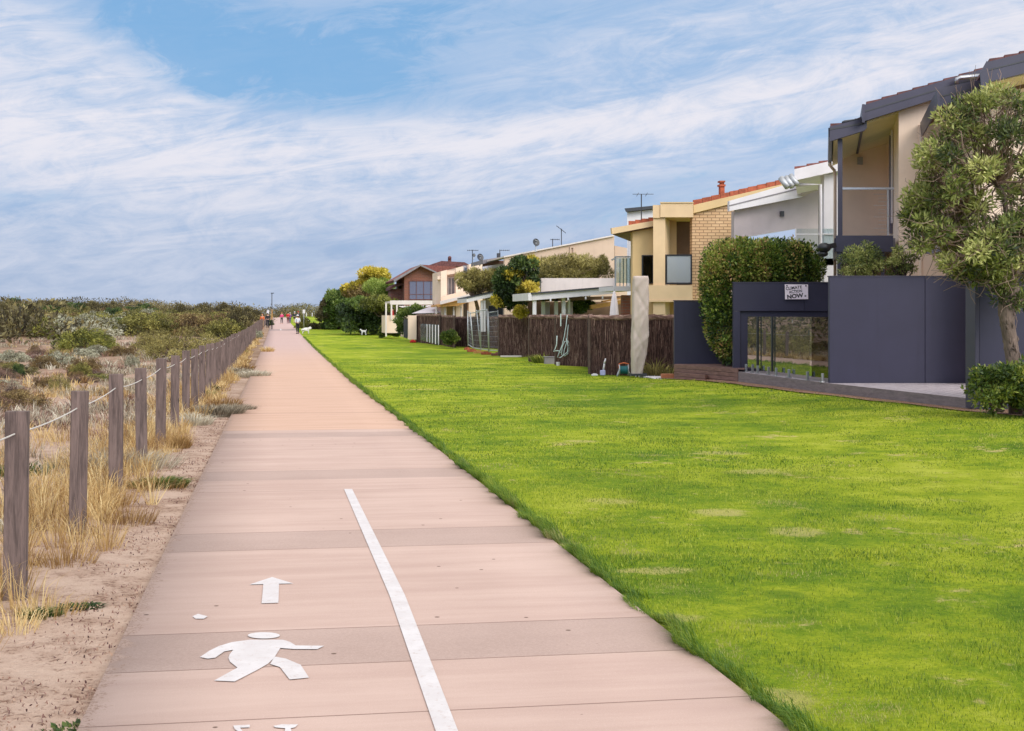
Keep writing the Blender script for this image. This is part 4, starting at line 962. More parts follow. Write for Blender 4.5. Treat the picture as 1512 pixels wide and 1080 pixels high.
mb.tube([PX(1225, 232, 39.6), PX(1226, 245, 39.6), PX(1232, 252, 39.8), PX(1233, 262, 39.9), PX(1233, 440, 39.9)], .045, 8)
mb.build('downpipe', M['pink_cream'], h, smooth=True); MB().tube([g(1359, 185), g(1359, 600)], .05, 8).build('downpipe', M['pink_cream'], h, smooth=True)
wlm = MB().bp(1266, 232, 1274, 243, YP-.16, .14, HK).build('wall_lamp', M['steel'], h)
mb = MB(); mb.tube([PX(1412, 124, Y-.6), PX(1413, 117, Y-.6), PX(1418, 115, Y-.6), PX(1450, 112, Y-.6)], .055, 8); mb.build('roof_pipe', M['steel'], h, smooth=True)
mb = MB(); mb.tube([PX(1244, 182, Y), PX(1247, 180, Y), PX(1272, 177, Y)], .035, 8); mb.build('roof_pipe', M['darkgrey'], h, smooth=True)

# --- house nearer, behind the tree
h = thing('terrace_house', 'cream house with steep purple fascia roof half hidden behind the coastal tree', 'house', (px2x(1440, 29), 29, 0)); Y = 29.0
MB().pp([(1447, 620), (1447, 146), (1660, 95), (1660, 620)], Y+.6, .25, HK).build('side_wall', M['pink_cream'], h)
MB().prism([(px2x(1447, Y+.6), Y+.86, 0), (px2x(1447, Y+.6)+HK*4.2, Y+4.9, 0), (px2x(1447, Y+.6)+HK*4.2, Y+4.9, 6.0), (px2x(1447, Y+.6), Y+.86, 6.0)], (.2, 0, 0)).build('front_wall', M['pink_cream'], h)
r3 = MB().pp([(1386, 131), (1457, 116), (1457, 136), (1386, 158)], Y, .14, HK).build('fascia', M['purple2'], h)
MB().pp([(1386, 142), (1457, 126), (1457, 128), (1386, 144)], Y-.012, .02, HK).build('trim_strip', M['darkgrey'], r3)
MB().pp([(1383, 133), (1388, 131), (1388, 156), (1385, 158)], Y-.1, 5.0, HK).build('gutter', M['purple2'], h)
MB().pp([(1388, 134), (1457, 118), (1457, 124), (1388, 141)], Y+.14, 4.8, HK).build('roof_slab', M['tile_dark'], h)
r4 = MB().pp([(1457, 92), (1660, 42), (1660, 72), (1457, 122)], Y-1.0, .15, HK).build('fascia', M['purple2'], h)
MB().pp([(1457, 103), (1660, 53), (1660, 55), (1457, 105)], Y-1.012, .02, HK).build('trim_strip', M['darkgrey'], r4)
MB().pp([(1448, 106), (1457, 90), (1460, 93), (1460, 122), (1449, 133)], Y-1.1, .12, HK).build('fascia_end', M['purple2'], h)
MB().pp([(1457, 108), (1660, 58), (1660, 66), (1457, 116)], Y-.85, 5.5, HK).build('roof_slab', M['tile_dark'], h)
mb = MB(); verge(mb, PX(1461, 91, Y-.95), PX(1660, 42, Y-.95), 9, depth=5.5, kx=HK, h=.045, step=.022); mb.build('roof_tiles', M['tile_dark'], h)
MB().pp([(1457, 124), (1660, 76), (1660, 73), (1457, 121)], Y-.84, 1.4, HK).build('soffit', M['soffit'], h)
aw = MB().pp([(1350, 349), (1360, 345), (1402, 362), (1402, 372), (1384, 368)], Y+1, 2.0, HK).build('awning', M['grey'], h)
MB().bp(1366, 366, 1402, 375, Y+.95, .1, HK).build('awning_bar', M['purple2'], h)
MB().bp(1402, 375, 1407, 620, Y+2.2, .1, HK).build('lower_post', M['purple2'], h)

# --- grey and white house with glass balustrade
h = thing('terrace_house', 'grey and white terrace house with glass railed balcony and rolled awning', 'house', (px2x(1217, 43), 43, 0)); Y = 43.0; YB = 48.0
MB().bp(1217, 258, 1300, 620, Y, .3).build('side_wall', M['white'], h)
MB().pp([(1084, 620), (1084, 312), (1190, 283), (1216, 262), (1240, 262), (1240, 620)], YB, .3).build('party_wall', M['taupe'], h)
roof(h, ((1173, 250), (1262, 230)), Y-.3, 5.0, HK, 17, M['white'], M['tile_red'], nt=5)
MB().pp([(1183, 282), (1217, 270), (1217, 276), (1183, 289)], YB-.6, .5, HK).build('soffit', M['taupe'], h)
lr = MB().pp([(1077, 297), (1178, 268), (1185, 279), (1185, 291), (1077, 312)], YB-.35, .2).build('lower_fascia', M['white'], h)
MB().pp([(1077, 303), (1183, 277), (1183, 279), (1077, 305)], YB-.362, .02).build('trim_strip', M['grey'], lr)
MB().pp([(1079, 301), (1195, 272), (1195, 276), (1079, 305)], YB-.15, 5, HK).build('lower_roof', M['grey'], h)
mb = MB(); mb.tube([PX(1177, 273, Y), PX(1211, 273, Y), PX(1211, 470, Y)], .06, 8); mb.build('downpipe', M['white'], h, smooth=True)
mb = MB()
for a, b_, r_ in ((1158, 266, 4.5), (1165, 265, 4.5), (1172, 262, 4)): mb.tube([PX(a-5, b_-3, Y-.25), PX(a+5, b_+11, Y-.45)], r_/F*Y, 10)
mb.build('rolled_awning', M['galv'], h, smooth=True)
MB().bp(1153, 312, 1158, 320, YB-.14, .12).build('wall_lamp', M['darkgrey'], h)
fl = MB().pp([(1175, 382), (1232, 382), (1232, 392), (1175, 392)], Y, 5.2).build('balcony_floor', M['white'], h)
gl = MB(); c0 = Vector(PX(1175, 338, Y)); c1 = c0+Vector((KX*5, 5, 0)); dz = Vector((0, 0, -44/F*Y))
gl.add([c0, c1, c1+dz, c0+dz], [(0, 1, 2, 3)]); gl.add([c0+Vector((.01, 0, 0)), PX(1232, 338, Y), Vector(PX(1232, 338, Y))+dz, c0+dz+Vector((.01, 0, 0))], [(0, 1, 2, 3)])
g_ = gl.build('glass_balustrade', M['glass'], h)
mb = MB(); mb.bar(PX(1175, 346, Y-.03), PX(1232, 346, Y-.03), .04, .03); mb.bar(PX(1175, 338, Y-.03), PX(1175, 386, Y-.03), .03, .03); mb.bar(c0, c1, .02, .02); mb.build('rail', M['white'], g_)
bf = thing('roof_fitting', 'pair of black rounded fittings hanging left of the purple balcony beam', 'fitting', PX(1220, 372, 33.8))
mb = MB(); mb.ball(PX(1217, 366, 33.7), (.17, .14, .12)); mb.ball(PX(1215, 375, 33.75), (.13, .12, .08)); mb.build('housing', M['black'], bf, smooth=True)
MB().bar(PX(1216, 366, 33.8), PX(1234, 362, 33.9), .06, .12).build('bracket', M['black'], bf)

# --- cream house with brick wall
h = thing('terrace_house', 'yellow cream terrace house with brick side wall and orange ridge tiles', 'house', (px2x(1021, 54), 54, 0)); Y = 54.0
MB().pp([(1022, 620), (1022, 316), (1084, 300), (1084, 620)], Y, .3).build('brick_wall', M['brick_cream'], h)
MB().pp([(1024, 303), (1160, 271), (1160, 281), (1024, 315)], Y-.15, .22, HK).build('fascia', M['yellow_cream'], h)
mb = MB(); verge(mb, PX(1023, 303, Y-.1), PX(1158, 271, Y-.1), 10, depth=5, h=.18, step=.018, kx=HK); mb.build('ridge_tiles', M['tile'], h)
MB().pp([(1024, 305), (1160, 273), (1160, 277), (1024, 309)], Y+.08, 6, HK).build('roof', M['tile'], h)
mb = MB(); mb.bp(1064, 275, 1070, 288, Y+2, .25); mb.bp(1062.5, 272.5, 1071.5, 275.2, Y+1.95, .3); mb.bp(1064.5, 269.5, 1069.5, 272.4, Y+2.02, .2); mb.bp(1063, 267, 1071, 269.4, Y+1.95, .3); mb.build('chimney', M['tile'], h)
win(h, 1048, 362, 1062, 376, Y-.05, M['darkgrey'], M['window_blue'], fw=1.2)
# projecting bay
MB().bp(964.5, 322.2, 982, 620, Y-.2, 1.6, HK).build('bay_pier', M['cream'], h)
mb = MB(); mb.bp(975, 300, 1023, 321, Y-.32, 2.6, HK); mb.bp(964, 303, 974.9, 322, Y-.28, 2.6, HK); mb.build('bay_parapet', M['cream'], h)
MB().bp(974.5, 298.6, 1023.5, 300, Y-.36, 2.7, HK).build('parapet_cap', M['yellow_cream'], h)
MB().bp(957, 421.3, 1021.8, 443.6, Y-.3, 2.0, HK).build('balcony_band', M['cream'], h)
MB().bp(956, 443.7, 1021.8, 446, Y-.34, .3).build('band_moulding', M['cream'], h)
MB().bp(983, 321.5, 999, 470, Y+1.5, .2).build('recess_wall', M['yellow_cream'], h)
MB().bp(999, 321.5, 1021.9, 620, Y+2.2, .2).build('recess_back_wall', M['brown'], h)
bl_ = MB(); bl_.bp(983, 376, 1022, 378.4, Y-.2, .06); bl_.bp(983, 417.6, 1022, 420, Y-.2, .06); bl_.bp(983, 378.5, 985, 417.5, Y-.2, .06); bl_.bp(1020, 378.5, 1022, 417.5, Y-.2, .06)
b2 = bl_.build('balustrade', M['black'], h); MB().bp(985.1, 378.5, 1019.9, 417.5, Y-.18, .015).build('pane', M['frost'], b2)
MB().pp([(934, 620), (934, 337), (965, 328), (965, 620)], Y+.5, .3).build('left_wall', M['yellow_cream'], h)
win(h, 948, 377, 965, 419, Y+.45, M['black'], M['window_blue'], fw=1.6)
MB().pp([(903, 337), (966, 326), (966, 334), (904, 346)], Y+.1, .2).build('eave_fascia', M['cream'], h)
MB().pp([(905, 345), (966, 334.3), (966, 336.5), (905, 347)], Y+.32, 5.5, HK).build('eave_soffit', M['reddeck'], h)
MB().bp(903, 337, 906, 346, Y+.32, 5.5, HK).build('gutter', M['cream'], h)
MB().pp([(905, 338), (966, 327.4), (966, 330), (905, 341)], Y+.35, 5.5, HK).build('lower_roof', M['tile'], h)
mb = MB(); verge(mb, PX(928, 334, Y+.2), PX(967, 327, Y+.2), 4, kx=HK, depth=4, h=.18, step=.03); mb.build('ridge_tiles', M['tile'], h)
MB().bp(940, 446.5, 963, 470, Y+.55, .2).build('lower_wall', M['cream'], h)
# side balcony
Y2 = 57.0
fb = MB().bp(905, 423, 936, 430, Y2, 2.5).build('side_balcony_floor', M['white'], h)
mb = MB(); mb.bp(908, 378.5, 934, 380.5, Y2, .06); mb.bp(908, 380.5, 910, 423, Y2, .06)
for a in (915, 920, 925, 930): mb.bp(a, 382, a+1.2, 423, Y2+.05, .04)
mb.prism([PX(908.5, 380, Y2+.1), PX(908.5, 382, Y2+.1), Vector(PX(908.5, 382, Y2+.1))+Vector((.0, 2.3, 0)), Vector(PX(908.5, 380, Y2+.1))+Vector((.0, 2.3, 0))], (.05, 0, 0))
b2 = mb.build('balustrade', M['galv'], h); MB().bp(910.2, 381, 934, 418, Y2+.02, .012).build('pane', M['glass'], b2)
an = thing('antenna', 'slim television antenna mast above the yellow cream house', 'antenna', PX(947, 325, 55)); mb = MB(); mb.tube([PX(947, 326, 55), PX(947, 287, 55)], .022, 6); mb.build('mast', M['darkgrey'], an)
mb = MB(); mb.bar(PX(934, 287, 55), PX(965, 287, 55), .02, .02)
for k in range(8):
    a = 936+k*3.7; mb.bar(PX(a, 287, 54.7+.0), PX(a, 287, 55.3), .012, .012)
for k in (940, 953): mb.bar(PX(k, 290, 54.8), PX(k+3, 285, 55.2), .015, .015)
mb.build('aerial', M['darkgrey'], an)
# white building behind
h = thing('house', 'white rendered house with flat dark roof edge behind the yellow cream one', 'house', (px2x(925, 66), 66, 0)); Y = 66
mb = MB(); mb.pp([(926, 620), (926, 314), (970, 309), (970, 620)], Y, 4, HK); mb.build('wall', M['white'], h)
MB().pp([(922, 308), (975, 303), (975, 307), (924, 313)], Y-.3, 5, HK).build('roof', M['darkgrey'], h)
mb = MB(); mb.tube([PX(933, 345, Y-.2), PX(933, 420, Y-.2)], .06, 8); mb.build('downpipe', M['white'], h, smooth=True)

# --- long cream gable
h = thing('terrace_house', 'long plain cream gable wall rising to the right behind the feathery tree', 'house', (px2x(745, 76), 76, 0)); Y = 76
MB().pp([(745, 620), (745, 380), (907, 349), (907, 620)], Y, .35).build('gable_wall', M['pink_cream2'], h)
MB().pp([(744, 378.5), (907, 347), (907, 349), (744, 380.5)], Y-.15, 7).build('roof', M['offwhite'], h)
MB().pp([(907.5, 620), (907.5, 363), (934, 368), (934, 620)], Y+.6, .3).build('side_wall', M['pink_cream2'], h)
mb = MB(); mb.bp(842, 366, 843.4, 385, Y-.1, .09); mb.bp(842, 364.5, 848, 366, Y-.1, .09); mb.bp(846.6, 366, 848, 385, Y-.1, .09); mb.build('wall_pipe', M['pink_cream2'], h)
def dish(px, py, Y, r, label):
    t = thing('satellite_dish', label, 'satellite dish', PX(px, py+r*2.2, Y)); c = Vector(PX(px, py, Y)); R_ = r/F*Y
    n = Vector((.55, -.8, .25)).normalized(); u_ = n.orthogonal().normalized(); v_ = n.cross(u_); mb = MB(); K = 18; vs = [c-n*R_*.28]
    for i in (.5, 1.0): vs += [c-n*R_*.28*(1-i*i)+(u_*math.cos(6.283*k/K)+v_*math.sin(6.283*k/K))*R_*i for k in range(K)]
    fs = [(0, 1+k, 1+(k+1) % K) for k in range(K)]+[(1+k, 1+K+k, 1+K+(k+1) % K, 1+(k+1) % K) for k in range(K)]
    mb.add(vs, fs); mb.add([v-n*.02 for v in vs], [tuple(reversed(f)) for f in fs]); mb.build('reflector', M['darkgrey'], t, smooth=True)
    mb = MB(); mb.tube([c-n*R_*.28, c-n*R_*.28+Vector((0, 0, -R_*.9)), PX(px-1, py+r*2.4, Y)], .035, 6); mb.tube([c-n*R_*.1-v_*R_*.8, c+n*R_*.9], .015, 5); mb.build('mount', M['galv'], t)
    return t
dish(792, 358, 75, 5.8, 'dark satellite dish on the long cream gable roof')
dish(709.5, 380, 86, 5.5, 'dark satellite dish on the stepped cream house')
def aerial(px, top, base, Y, x0, x1, label, tilt=0):
    t = thing('antenna', label, 'antenna', PX(px, base, Y)); mb = MB(); mb.tube([PX(px, base, Y), PX(px, top, Y)], .025, 6); mb.build('mast', M['darkgrey'], t)
    mb = MB(); mb.bar(PX(x0, top+1+tilt, Y), PX(x1, top+1-tilt, Y), .03, .03)
    for k in range(6):
        q = x0+(x1-x0)*k/5; zz = top+1+tilt-2*tilt*k/5; mb.bar(PX(q, zz, Y-.4), PX(q, zz, Y+.4), .016, .016); mb.bar(PX(q, zz-1.2, Y), PX(q, zz+1.2, Y), .016, .016)
    mb.build('aerial', M['darkgrey'], t)
aerial(697.5, 369, 392, 87, 690, 706, 'television antenna left of the satellite dish')
dish(700, 377, 87, 2.6, 'small grey dish clamped to the antenna mast')
aerial(738, 369, 381, 80, 738, 752, 'short television antenna on the low grey roof')
aerial(829, 338, 364, 77, 822, 835, 'tall thin antenna mast on the long gable roof', -5)
aerial(816, 353, 365, 77, 813, 826, 'low antenna left of the tall thin mast on the gable roof')

# --- terrace with dark red recess
h = thing('terrace_house', 'low grey roofed terrace with dark red recess and white awning', 'house', (px2x(714, 82), 82, 0)); Y = 82
MB().pp([(713, 390), (744, 383), (744, 379), (713, 384)], Y, 5).build('roof', M['grey'], h)
MB().bp(713, 385, 745, 430, Y+1.2, .2).build('recess_wall', M['reddeck'], h)
MB().pp([(713, 400), (745, 393), (745, 389), (713, 394)], Y-.1, .3).build('fascia', M['white'], h)
MB().bp(713, 402, 745, 470, Y+.9, .2).build('lower_wall', M['yellow_cream'], h)
MB().pp([(715, 396), (727, 393), (727, 398), (715, 401)], Y-.3, .25).build('awning', M['white'], h)
MB().bp(735, 374, 739, 382, Y+1, .4).build('roof_vent', M['darkgrey'], h)
# --- stepped cream house
h = thing('terrace_house', 'stepped cream house with tall recessed openings beside the brick gable', 'house', (px2x(651, 92), 92, 0)); Y = 92
for (x0, y0, x1, yy) in ((651, 401, 660, 0), (673, 396, 684, 0), (692, 391, 713, 0)):
    MB().pp([(x0, 480), (x0, y0), (x1, y0-(x1-x0)*.24), (x1, 480)], Y, 5).build('pier', M['pink_cream'], h)
MB().bp(660.2, 399, 672.8, 480, Y+.8, .3).build('recess_wall', M['pink_cream2'], h)
win(h, 661, 410, 672, 438, Y+.6, M['offwhite'], M['grey'], cols=2, fw=1.0)
MB().bp(684.2, 392, 691.8, 480, Y+.8, .3).build('recess_wall', M['grey'], h)
win(h, 684.5, 394, 691.5, 403, Y+.6, M['white'], M['window'], fw=.8)
MB().pp([(660.2, 406), (660.2, 401), (672.8, 399), (672.8, 404)], Y+.1, .4).build('lintel', M['pink_cream'], h)
MB().bp(646, 408, 650.8, 413, Y+.1, 1.5).build('ledge', M['pink_cream'], h)
mb = MB(); mb.pp([(651, 445), (651, 438), (712, 425), (712, 432)], Y-.6, .5); mb.build('lower_band', M['pink_cream'], h)
# --- brick house
h = thing('brick_house', 'red brick house with gabled tile roof and wide dark window', 'house', (px2x(597, 118), 118, 0)); Y = 118
MB().pp([(597, 480), (597, 409), (621, 395), (651, 409), (651, 480)], Y, 8).build('wall', M['brick_red'], h)
mb = MB(); mb.pp([(581, 414), (621, 391), (655, 407), (655, 410), (621, 394.3), (583, 417)], Y-.6, 9); rf = mb.build('roof', M['tile_red'], h)
mb = MB(); mb.pp([(581, 413.6), (621, 390.4), (655, 406.6), (655, 408.6), (621, 393), (582, 416.8)], Y-.72, .1); mb.build('bargeboard', M['grey'], rf)
MB().pp([(621, 391), (672, 394), (704, 408), (655, 407)], Y+1, 8).build('side_roof', M['tile_red'], h)
MB().pp([(634, 392), (652, 385.5), (686, 387.5), (700, 395)], Y+9, 6).build('rear_roof', M['tile_dark'], h)
mb = MB(); mb.bp(662, 382, 666.5, 390, Y+10, .4); mb.ball(PX(664, 381, Y+10), (.17, .17, .17)); mb.build('chimney', M['tile_dark'], h)
win(h, 604, 415, 647, 443, Y-.07, M['tile_dark'], M['window_vio'], cols=4, fw=1.0, split=435)
MB().pp([(575, 425), (582, 420), (597, 417), (597, 421), (583, 424), (575, 429)], Y+1.5, 4).build('lower_roof', M['tile_dark'], h)
MB().bp(577, 427, 596.8, 475, Y+2.2, 3).build('side_wall', M['brick_red'], h)
MB().bp(646.8, 428, 650.8, 444, Y-.3, .25).build('shutter', M['darkgrey'], h)

# --- pergola with sail
h = thing('pergola', 'cream timber pergola with posts above a low rendered wall', 'pergola', (px2x(600, 104), 104, float(prof(104)))); Y = 104
MB().bp(576, 444, 652, 450, Y, .2).build('beam', M['offwhite'], h)
for a in (569, 577, 585, 606): MB().bp(a, 450.2 if a > 570 else 448, a+2.2, 497 if a == 569 else 472, Y, .15).build('post', M['offwhite'], h)
for k in range(5): MB().prism([PX(576+k*16, 445, Y+.25), PX(577.2+k*16, 445, Y+.25), PX(577.2+k*16, 448, Y+.25), PX(576+k*16, 448, Y+.25)], (KX*5, 5, 0)).build('rafter', M['offwhite'], h)
MB().bp(568, 466, 588, 492, Y+.2, 3).build('low_wall', M['pink_cream'], h)
MB().pp([(650, 450), (650, 445), (712, 430), (712, 434)], Y-14, .2).build('sloping_beam', M['offwhite'], h)
MB().pp([(646, 453.5), (646, 451), (690, 441), (690, 447), (676, 452)], Y-13.7, 4).build('lining', M['orangewood'], h)
for a in (643, 656, 669, 680): MB().bp(a, 453, a+2.4, 470, Y-13, .15).build('post', M['offwhite'], h)
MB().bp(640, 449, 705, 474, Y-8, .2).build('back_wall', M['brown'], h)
s_ = MB(); s_.add([PX(608, 463, 94), PX(648, 448, 98), PX(650, 462, 92), PX(632, 456.5, 95)], [(0, 3, 1), (0, 2, 3), (3, 2, 1)]); s_.add([Vector(PX(608, 463, 94))-Vector((0, 0, .03)), Vector(PX(648, 448, 98))-Vector((0, 0, .03)), Vector(PX(650, 462, 92))-Vector((0, 0, .03)), Vector(PX(632, 456.5, 95))-Vector((0, 0, .03))], [(0, 1, 3), (0, 3, 2), (3, 1, 2)])
tag(s_.build('shade_sail', M['whitecloth'], loc=PX(608, 463, 94)), 'white triangular shade sail stretched below the pergola', 'shade sail')
s_ = MB(); s_.add([PX(588, 452, 105), PX(606, 458, 106), PX(640, 451, 109)], [(0, 1, 2)]); s_.add([Vector(PX(588, 452, 105))-Vector((0, 0, .03)), Vector(PX(606, 458, 106))-Vector((0, 0, .03)), Vector(PX(640, 451, 109))-Vector((0, 0, .03))], [(0, 2, 1)])
tag(s_.build('shade_sail', M['whitecloth'], loc=PX(588, 452, 105)), 'flat pale shade sail under the far pergola beam', 'shade sail')
tag(MB().bp(592, 466, 603, 497.5, 100, .35).build('gate_pillar', M['pink_cream'], loc=PX(597, 497, 100)), 'cream rendered pillar left of the narrow gate', 'pillar')
tag(MB().bp(603, 466, 615, 501.5, 93, .4).build('gate_pillar', M['pink_cream'], loc=PX(609, 501, 93)), 'cream rendered pillar at the end of the thatched fence', 'pillar')
tag(MB().bp(596, 472, 603.5, 499, 97, .06).build('gate', M['darkgrey'], loc=PX(600, 499, 97)), 'narrow dark gate between the two cream pillars', 'gate')
# lean-to
h = thing('lean_to', 'low white edged lean to roof behind the wire fence panels', 'shed', (px2x(715, 78), 78, 0)); Y = 78
MB().pp([(689, 447), (689, 441), (741, 430), (748, 432), (748, 434), (741, 435)], Y, 4).build('roof', M['white'], h)
MB().pp([(689, 441), (741, 430), (741, 428.6), (689, 439.6)], Y-.05, 4).build('roof_cap', M['darkgrey'], h)
for a in (710, 714): MB().bp(a, 444, a+3, 490, Y+.3, .15).build('post', M['white'], h)
MB().bp(717, 436, 775, 500, Y+2, .2).build('wall', M['taupe'], h)
MB().bp(722, 452, 762, 475, Y+1.9, .08).build('dark_opening', M['black'], h)
MB().bp(742, 455, 752, 475, Y+1.8, .08).build('shutter', M['grey'], h)
# patio roof
h = thing('patio_roof', 'grey and white flat patio roof on square posts behind the thatched fence', 'patio', (px2x(850, 60), 60, 0)); Y = 60
MB().pp([(784, 435), (905, 425), (905, 434), (784, 444)], Y, .2).build('fascia', M['white'], h)
MB().bp(780, 433, 785, 444, Y-.1, 4).build('gutter', M['white'], h)
MB().pp([(784, 432.5), (905, 422.5), (905, 425), (784, 435)], Y-.1, 5).build('roof', M['darkgrey'], h)
for a, w_, dy in ((787, 5, 0.1), (800, 5, 2.5), (819, 5, 2.5), (830, 5, .6), (839, 3, 2.4)): MB().bp(a, 442 if dy > 1 else 443.8-(a-787)*.08, a+w_, 500, Y+dy, .15).build('post', M['white'], h)
for a, b_ in ((804, 812), (835, 846)): MB().bp(a, 446, b_, 500, Y+3.2, .4).build('stone_pier', M['taupe'], h)
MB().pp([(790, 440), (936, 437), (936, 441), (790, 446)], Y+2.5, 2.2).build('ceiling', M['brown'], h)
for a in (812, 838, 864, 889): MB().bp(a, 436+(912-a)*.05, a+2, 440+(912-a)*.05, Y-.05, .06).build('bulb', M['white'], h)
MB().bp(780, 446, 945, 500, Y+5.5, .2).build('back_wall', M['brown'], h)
mb = MB(); mb.pp([(873, 457), (873, 451), (935, 440), (935, 446)], Y+1.6, .3); mb.pp([(890, 446.6), (890, 444.4), (935, 437), (935, 439)], Y+2.0, .3); mb.build('timber_stack', M['orangewood'], h)
MB().bp(920, 436, 935, 500, Y-2, .4).build('brick_pier', M['brick_red'], h)
pw = MB().bp(799, 411, 908, 432, 67, .3).build('parapet_wall', M['offwhite'], loc=PX(850, 432, 67)); tag(pw, 'long pale parapet wall above the patio roof', 'wall')

# ---------------------------------------------------------------- purple fence, deck and glass
prg = 'dark purple garden fence panels'
def panel(label, x0, y0, x1, y1, Y, seams=(), frame=True):
    t = thing('privacy_fence', label, 'fence', PX((x0+x1)/2, y1, Y), prg)
    xs_ = [x0]+list(seams)+[x1]
    for i in range(len(xs_)-1):
        a, b_ = xs_[i]+(.35 if i else 0), xs_[i+1]-(.35 if i < len(xs_)-2 else 0)
        MB().bp(a, y0, b_, y1, Y, .09).build('sheet', M['purple'], t, bevel=.004)
    if len(xs_) > 2: MB().bp(x0+1, y0+.5, x1-1, y1-.2, Y+.05, .03).build('backing', M['black'], t)
    if frame: MB().bp(x0-.5, y0-1.6, x1+.5, y0-.1, Y-.015, .12).build('cap', M['purple2'], t, bevel=.004)
    return t
panel('wide smooth dark purple fence panels above the grey deck', 1225, 409, 1441, 566.5, 30.6, (1366,))
panel('dark purple fence panel behind the coastal tree', 1446, 402, 1640, 607, 24.6, (1585,))
MB_ = MB().bp(1440, 400, 1445.8, 604, 24.45, .35); tag(MB_.build('square_post', M['purple2'], loc=PX(1443, 604, 24.45), bevel=.006), 'dark square fence post at the right end of the grey deck', 'post')
panel('lower dark purple fence panel beside the brush fence left of the hedge', 996, 445, 1082, 538, 40.2)
t = thing('privacy_fence', 'dark purple fence surround above the glass panes carrying the protest sign', 'fence', PX(1150, 460, 37), prg); Y = 37.2
MB().bp(1083, 418, 1187.6, 459.5, Y, .09).build('sheet', M['purple'], t, bevel=.004); MB().bp(1188.2, 418, 1250, 459.5, Y, .09).build('sheet', M['purple'], t, bevel=.004)
MB().bp(1083, 459.8, 1093, 550, Y, .09).build('sheet', M['purple'], t, bevel=.004); MB().bp(1082.5, 416.6, 1250, 417.9, Y-.015, .12).build('cap', M['purple2'], t)
MB().bp(1093.2, 436, 1250, 552, Y+.10, .09).build('backing', M['purple'], t)
# sign
def text_mesh(body, size, wide=1.0, off=.0):
    c = bpy.data.curves.new('t', 'FONT'); c.body = body; c.size = size; c.align_x = 'CENTER'; c.extrude = .002; c.resolution_u = 4; c.offset = off
    o = bpy.data.objects.new('t', c); COL.objects.link(o); bpy.context.view_layer.update()
    me = bpy.data.meshes.new_from_object(o.evaluated_get(bpy.context.evaluated_depsgraph_get())); bpy.data.objects.remove(o); return me
YS = 37.12; t = thing('sign', 'white CLIMATE ACTION NOW sign fixed to the dark fence above the glass', 'sign', PX(1176, 442.3, YS))
MB().pp([(1159, 420), (1193, 420.4), (1193.3, 442), (1159.3, 442.3)], YS-.02, .012).build('board', plain('sign_board', (.88, .76, .82), .5, .02, 2, 30, .02), t)
for body, cx, by, wd, hh, rot, off in (('CLIMATE', 1172.2, 427.2, 24, 4.4, 6.5, .015), ('ACTION', 1175.0, 432.5, 19.5, 4.2, 6.5, .015), ('NOW', 1174.2, 440.2, 24, 6.4, 6.5, .035)):
    me = text_mesh(body, 1.0, off=off); co = np.array([v.co[:] for v in me.vertices]); me.transform(Matrix.Diagonal((wd/F*YS/np.ptp(co[:, 0]), hh/F*YS/np.ptp(co[:, 1]), 1, 1))); me.transform(Matrix.Translation(Vector(PX(cx, by, YS-.026))-wl(t)) @ Matrix.Rotation(math.atan(KX*0), 4, 'Z') @ Matrix.Rotation(R(90), 4, 'X') @ Matrix.Rotation(R(rot), 4, 'Z'))
    me.materials.append(M['black']); o = bpy.data.objects.new('lettering', me); COL.objects.link(o); o.parent = t; WL[o.name] = wl(t)
mb = MB()
for a, b_ in ((1162, 422), (1190, 422.3)): mb.ball(PX(a, b_, YS-.03), .02, 8, 6)
mb.build('screw', M['darkgrey'], t); MB().bp(1188, 436, 1190.6, 438.5, YS-.024, .003).build('emblem', M['grey'], t)
# grey deck along the purple fence: front edge runs with the path
P0, P1, P2_ = Vector(PX(1081, 548.5, 37)), Vector(PX(1220, 566, 30.6)), Vector(PX(1440, 589, 24.7))
zt = .20; 
for v_ in (P0, P1, P2_): v_.z = zt
t = thing('deck', 'raised grey timber deck running below the dark purple fence', 'deck', (P1.x, P1.y, -.15))
def boards(poly, bw, z, th, ang, parent, name, mat, gap=.014):
    """deck boards clipped to a convex outline"""
    mb = MB(); c, s_ = math.cos(ang), math.sin(ang); n = Vector((-s_, c)); d = Vector((c, s_))
    pts = [Vector((p[0], p[1])) for p in poly]; lo = min(p.dot(n) for p in pts); hi = max(p.dot(n) for p in pts); k = lo
    while k < hi:
        q = pts[:]
        for (nn, lim) in ((n, k+gap), (-n, -(k+bw))):
            out_ = []
            for i in range(len(q)):
                a, b_ = q[i], q[(i+1) % len(q)]; da, db = a.dot(nn)-lim, b_.dot(nn)-lim
                if da >= 0: out_.append(a)
                if da*db < 0: out_.append(a.lerp(b_, da/(da-db)))
            q = out_
            if not q: break
        if len(q) > 2: mb.prism([(a.x, a.y, z) for a in q], (0, 0, -th))
        k += bw
    return mb.build(name, mat, parent)
back = lambda p, w_: Vector((p.x+w_*.97, p.y+w_*.2, p.z))
far0 = Vector(PX(1228, 550, 37.1)); boards([P0+Vector((.05, .1, 0)), P1+Vector((.04, .02, 0)), P1+Vector((2.2, .4, 0)), P0+Vector((3.5, .5, 0))], .14, zt, .025, math.atan2(P0.y-P1.y, P0.x-P1.x), t, 'boards', M['greydeck'])
boards([P1+Vector((.04, -.05, 0)), P2_+Vector((.03, .05, 0)), P2_+Vector((1.4, .1, 0)), Vector((px2x(1441, 30.5), 30.55, zt)), Vector((P1.x+.05, 30.55, zt))], .15, zt, .025, R(62), t, 'boards', M['greydeck'])
MB().prism([P0+Vector((0, 0, .005)), P1+Vector((0, 0, .005)), P1+Vector((0, 0, -.25)), P0+Vector((0, 0, -.30))], (-.04, -.01, 0)).build('edge_board', M['greyskirt'], t)
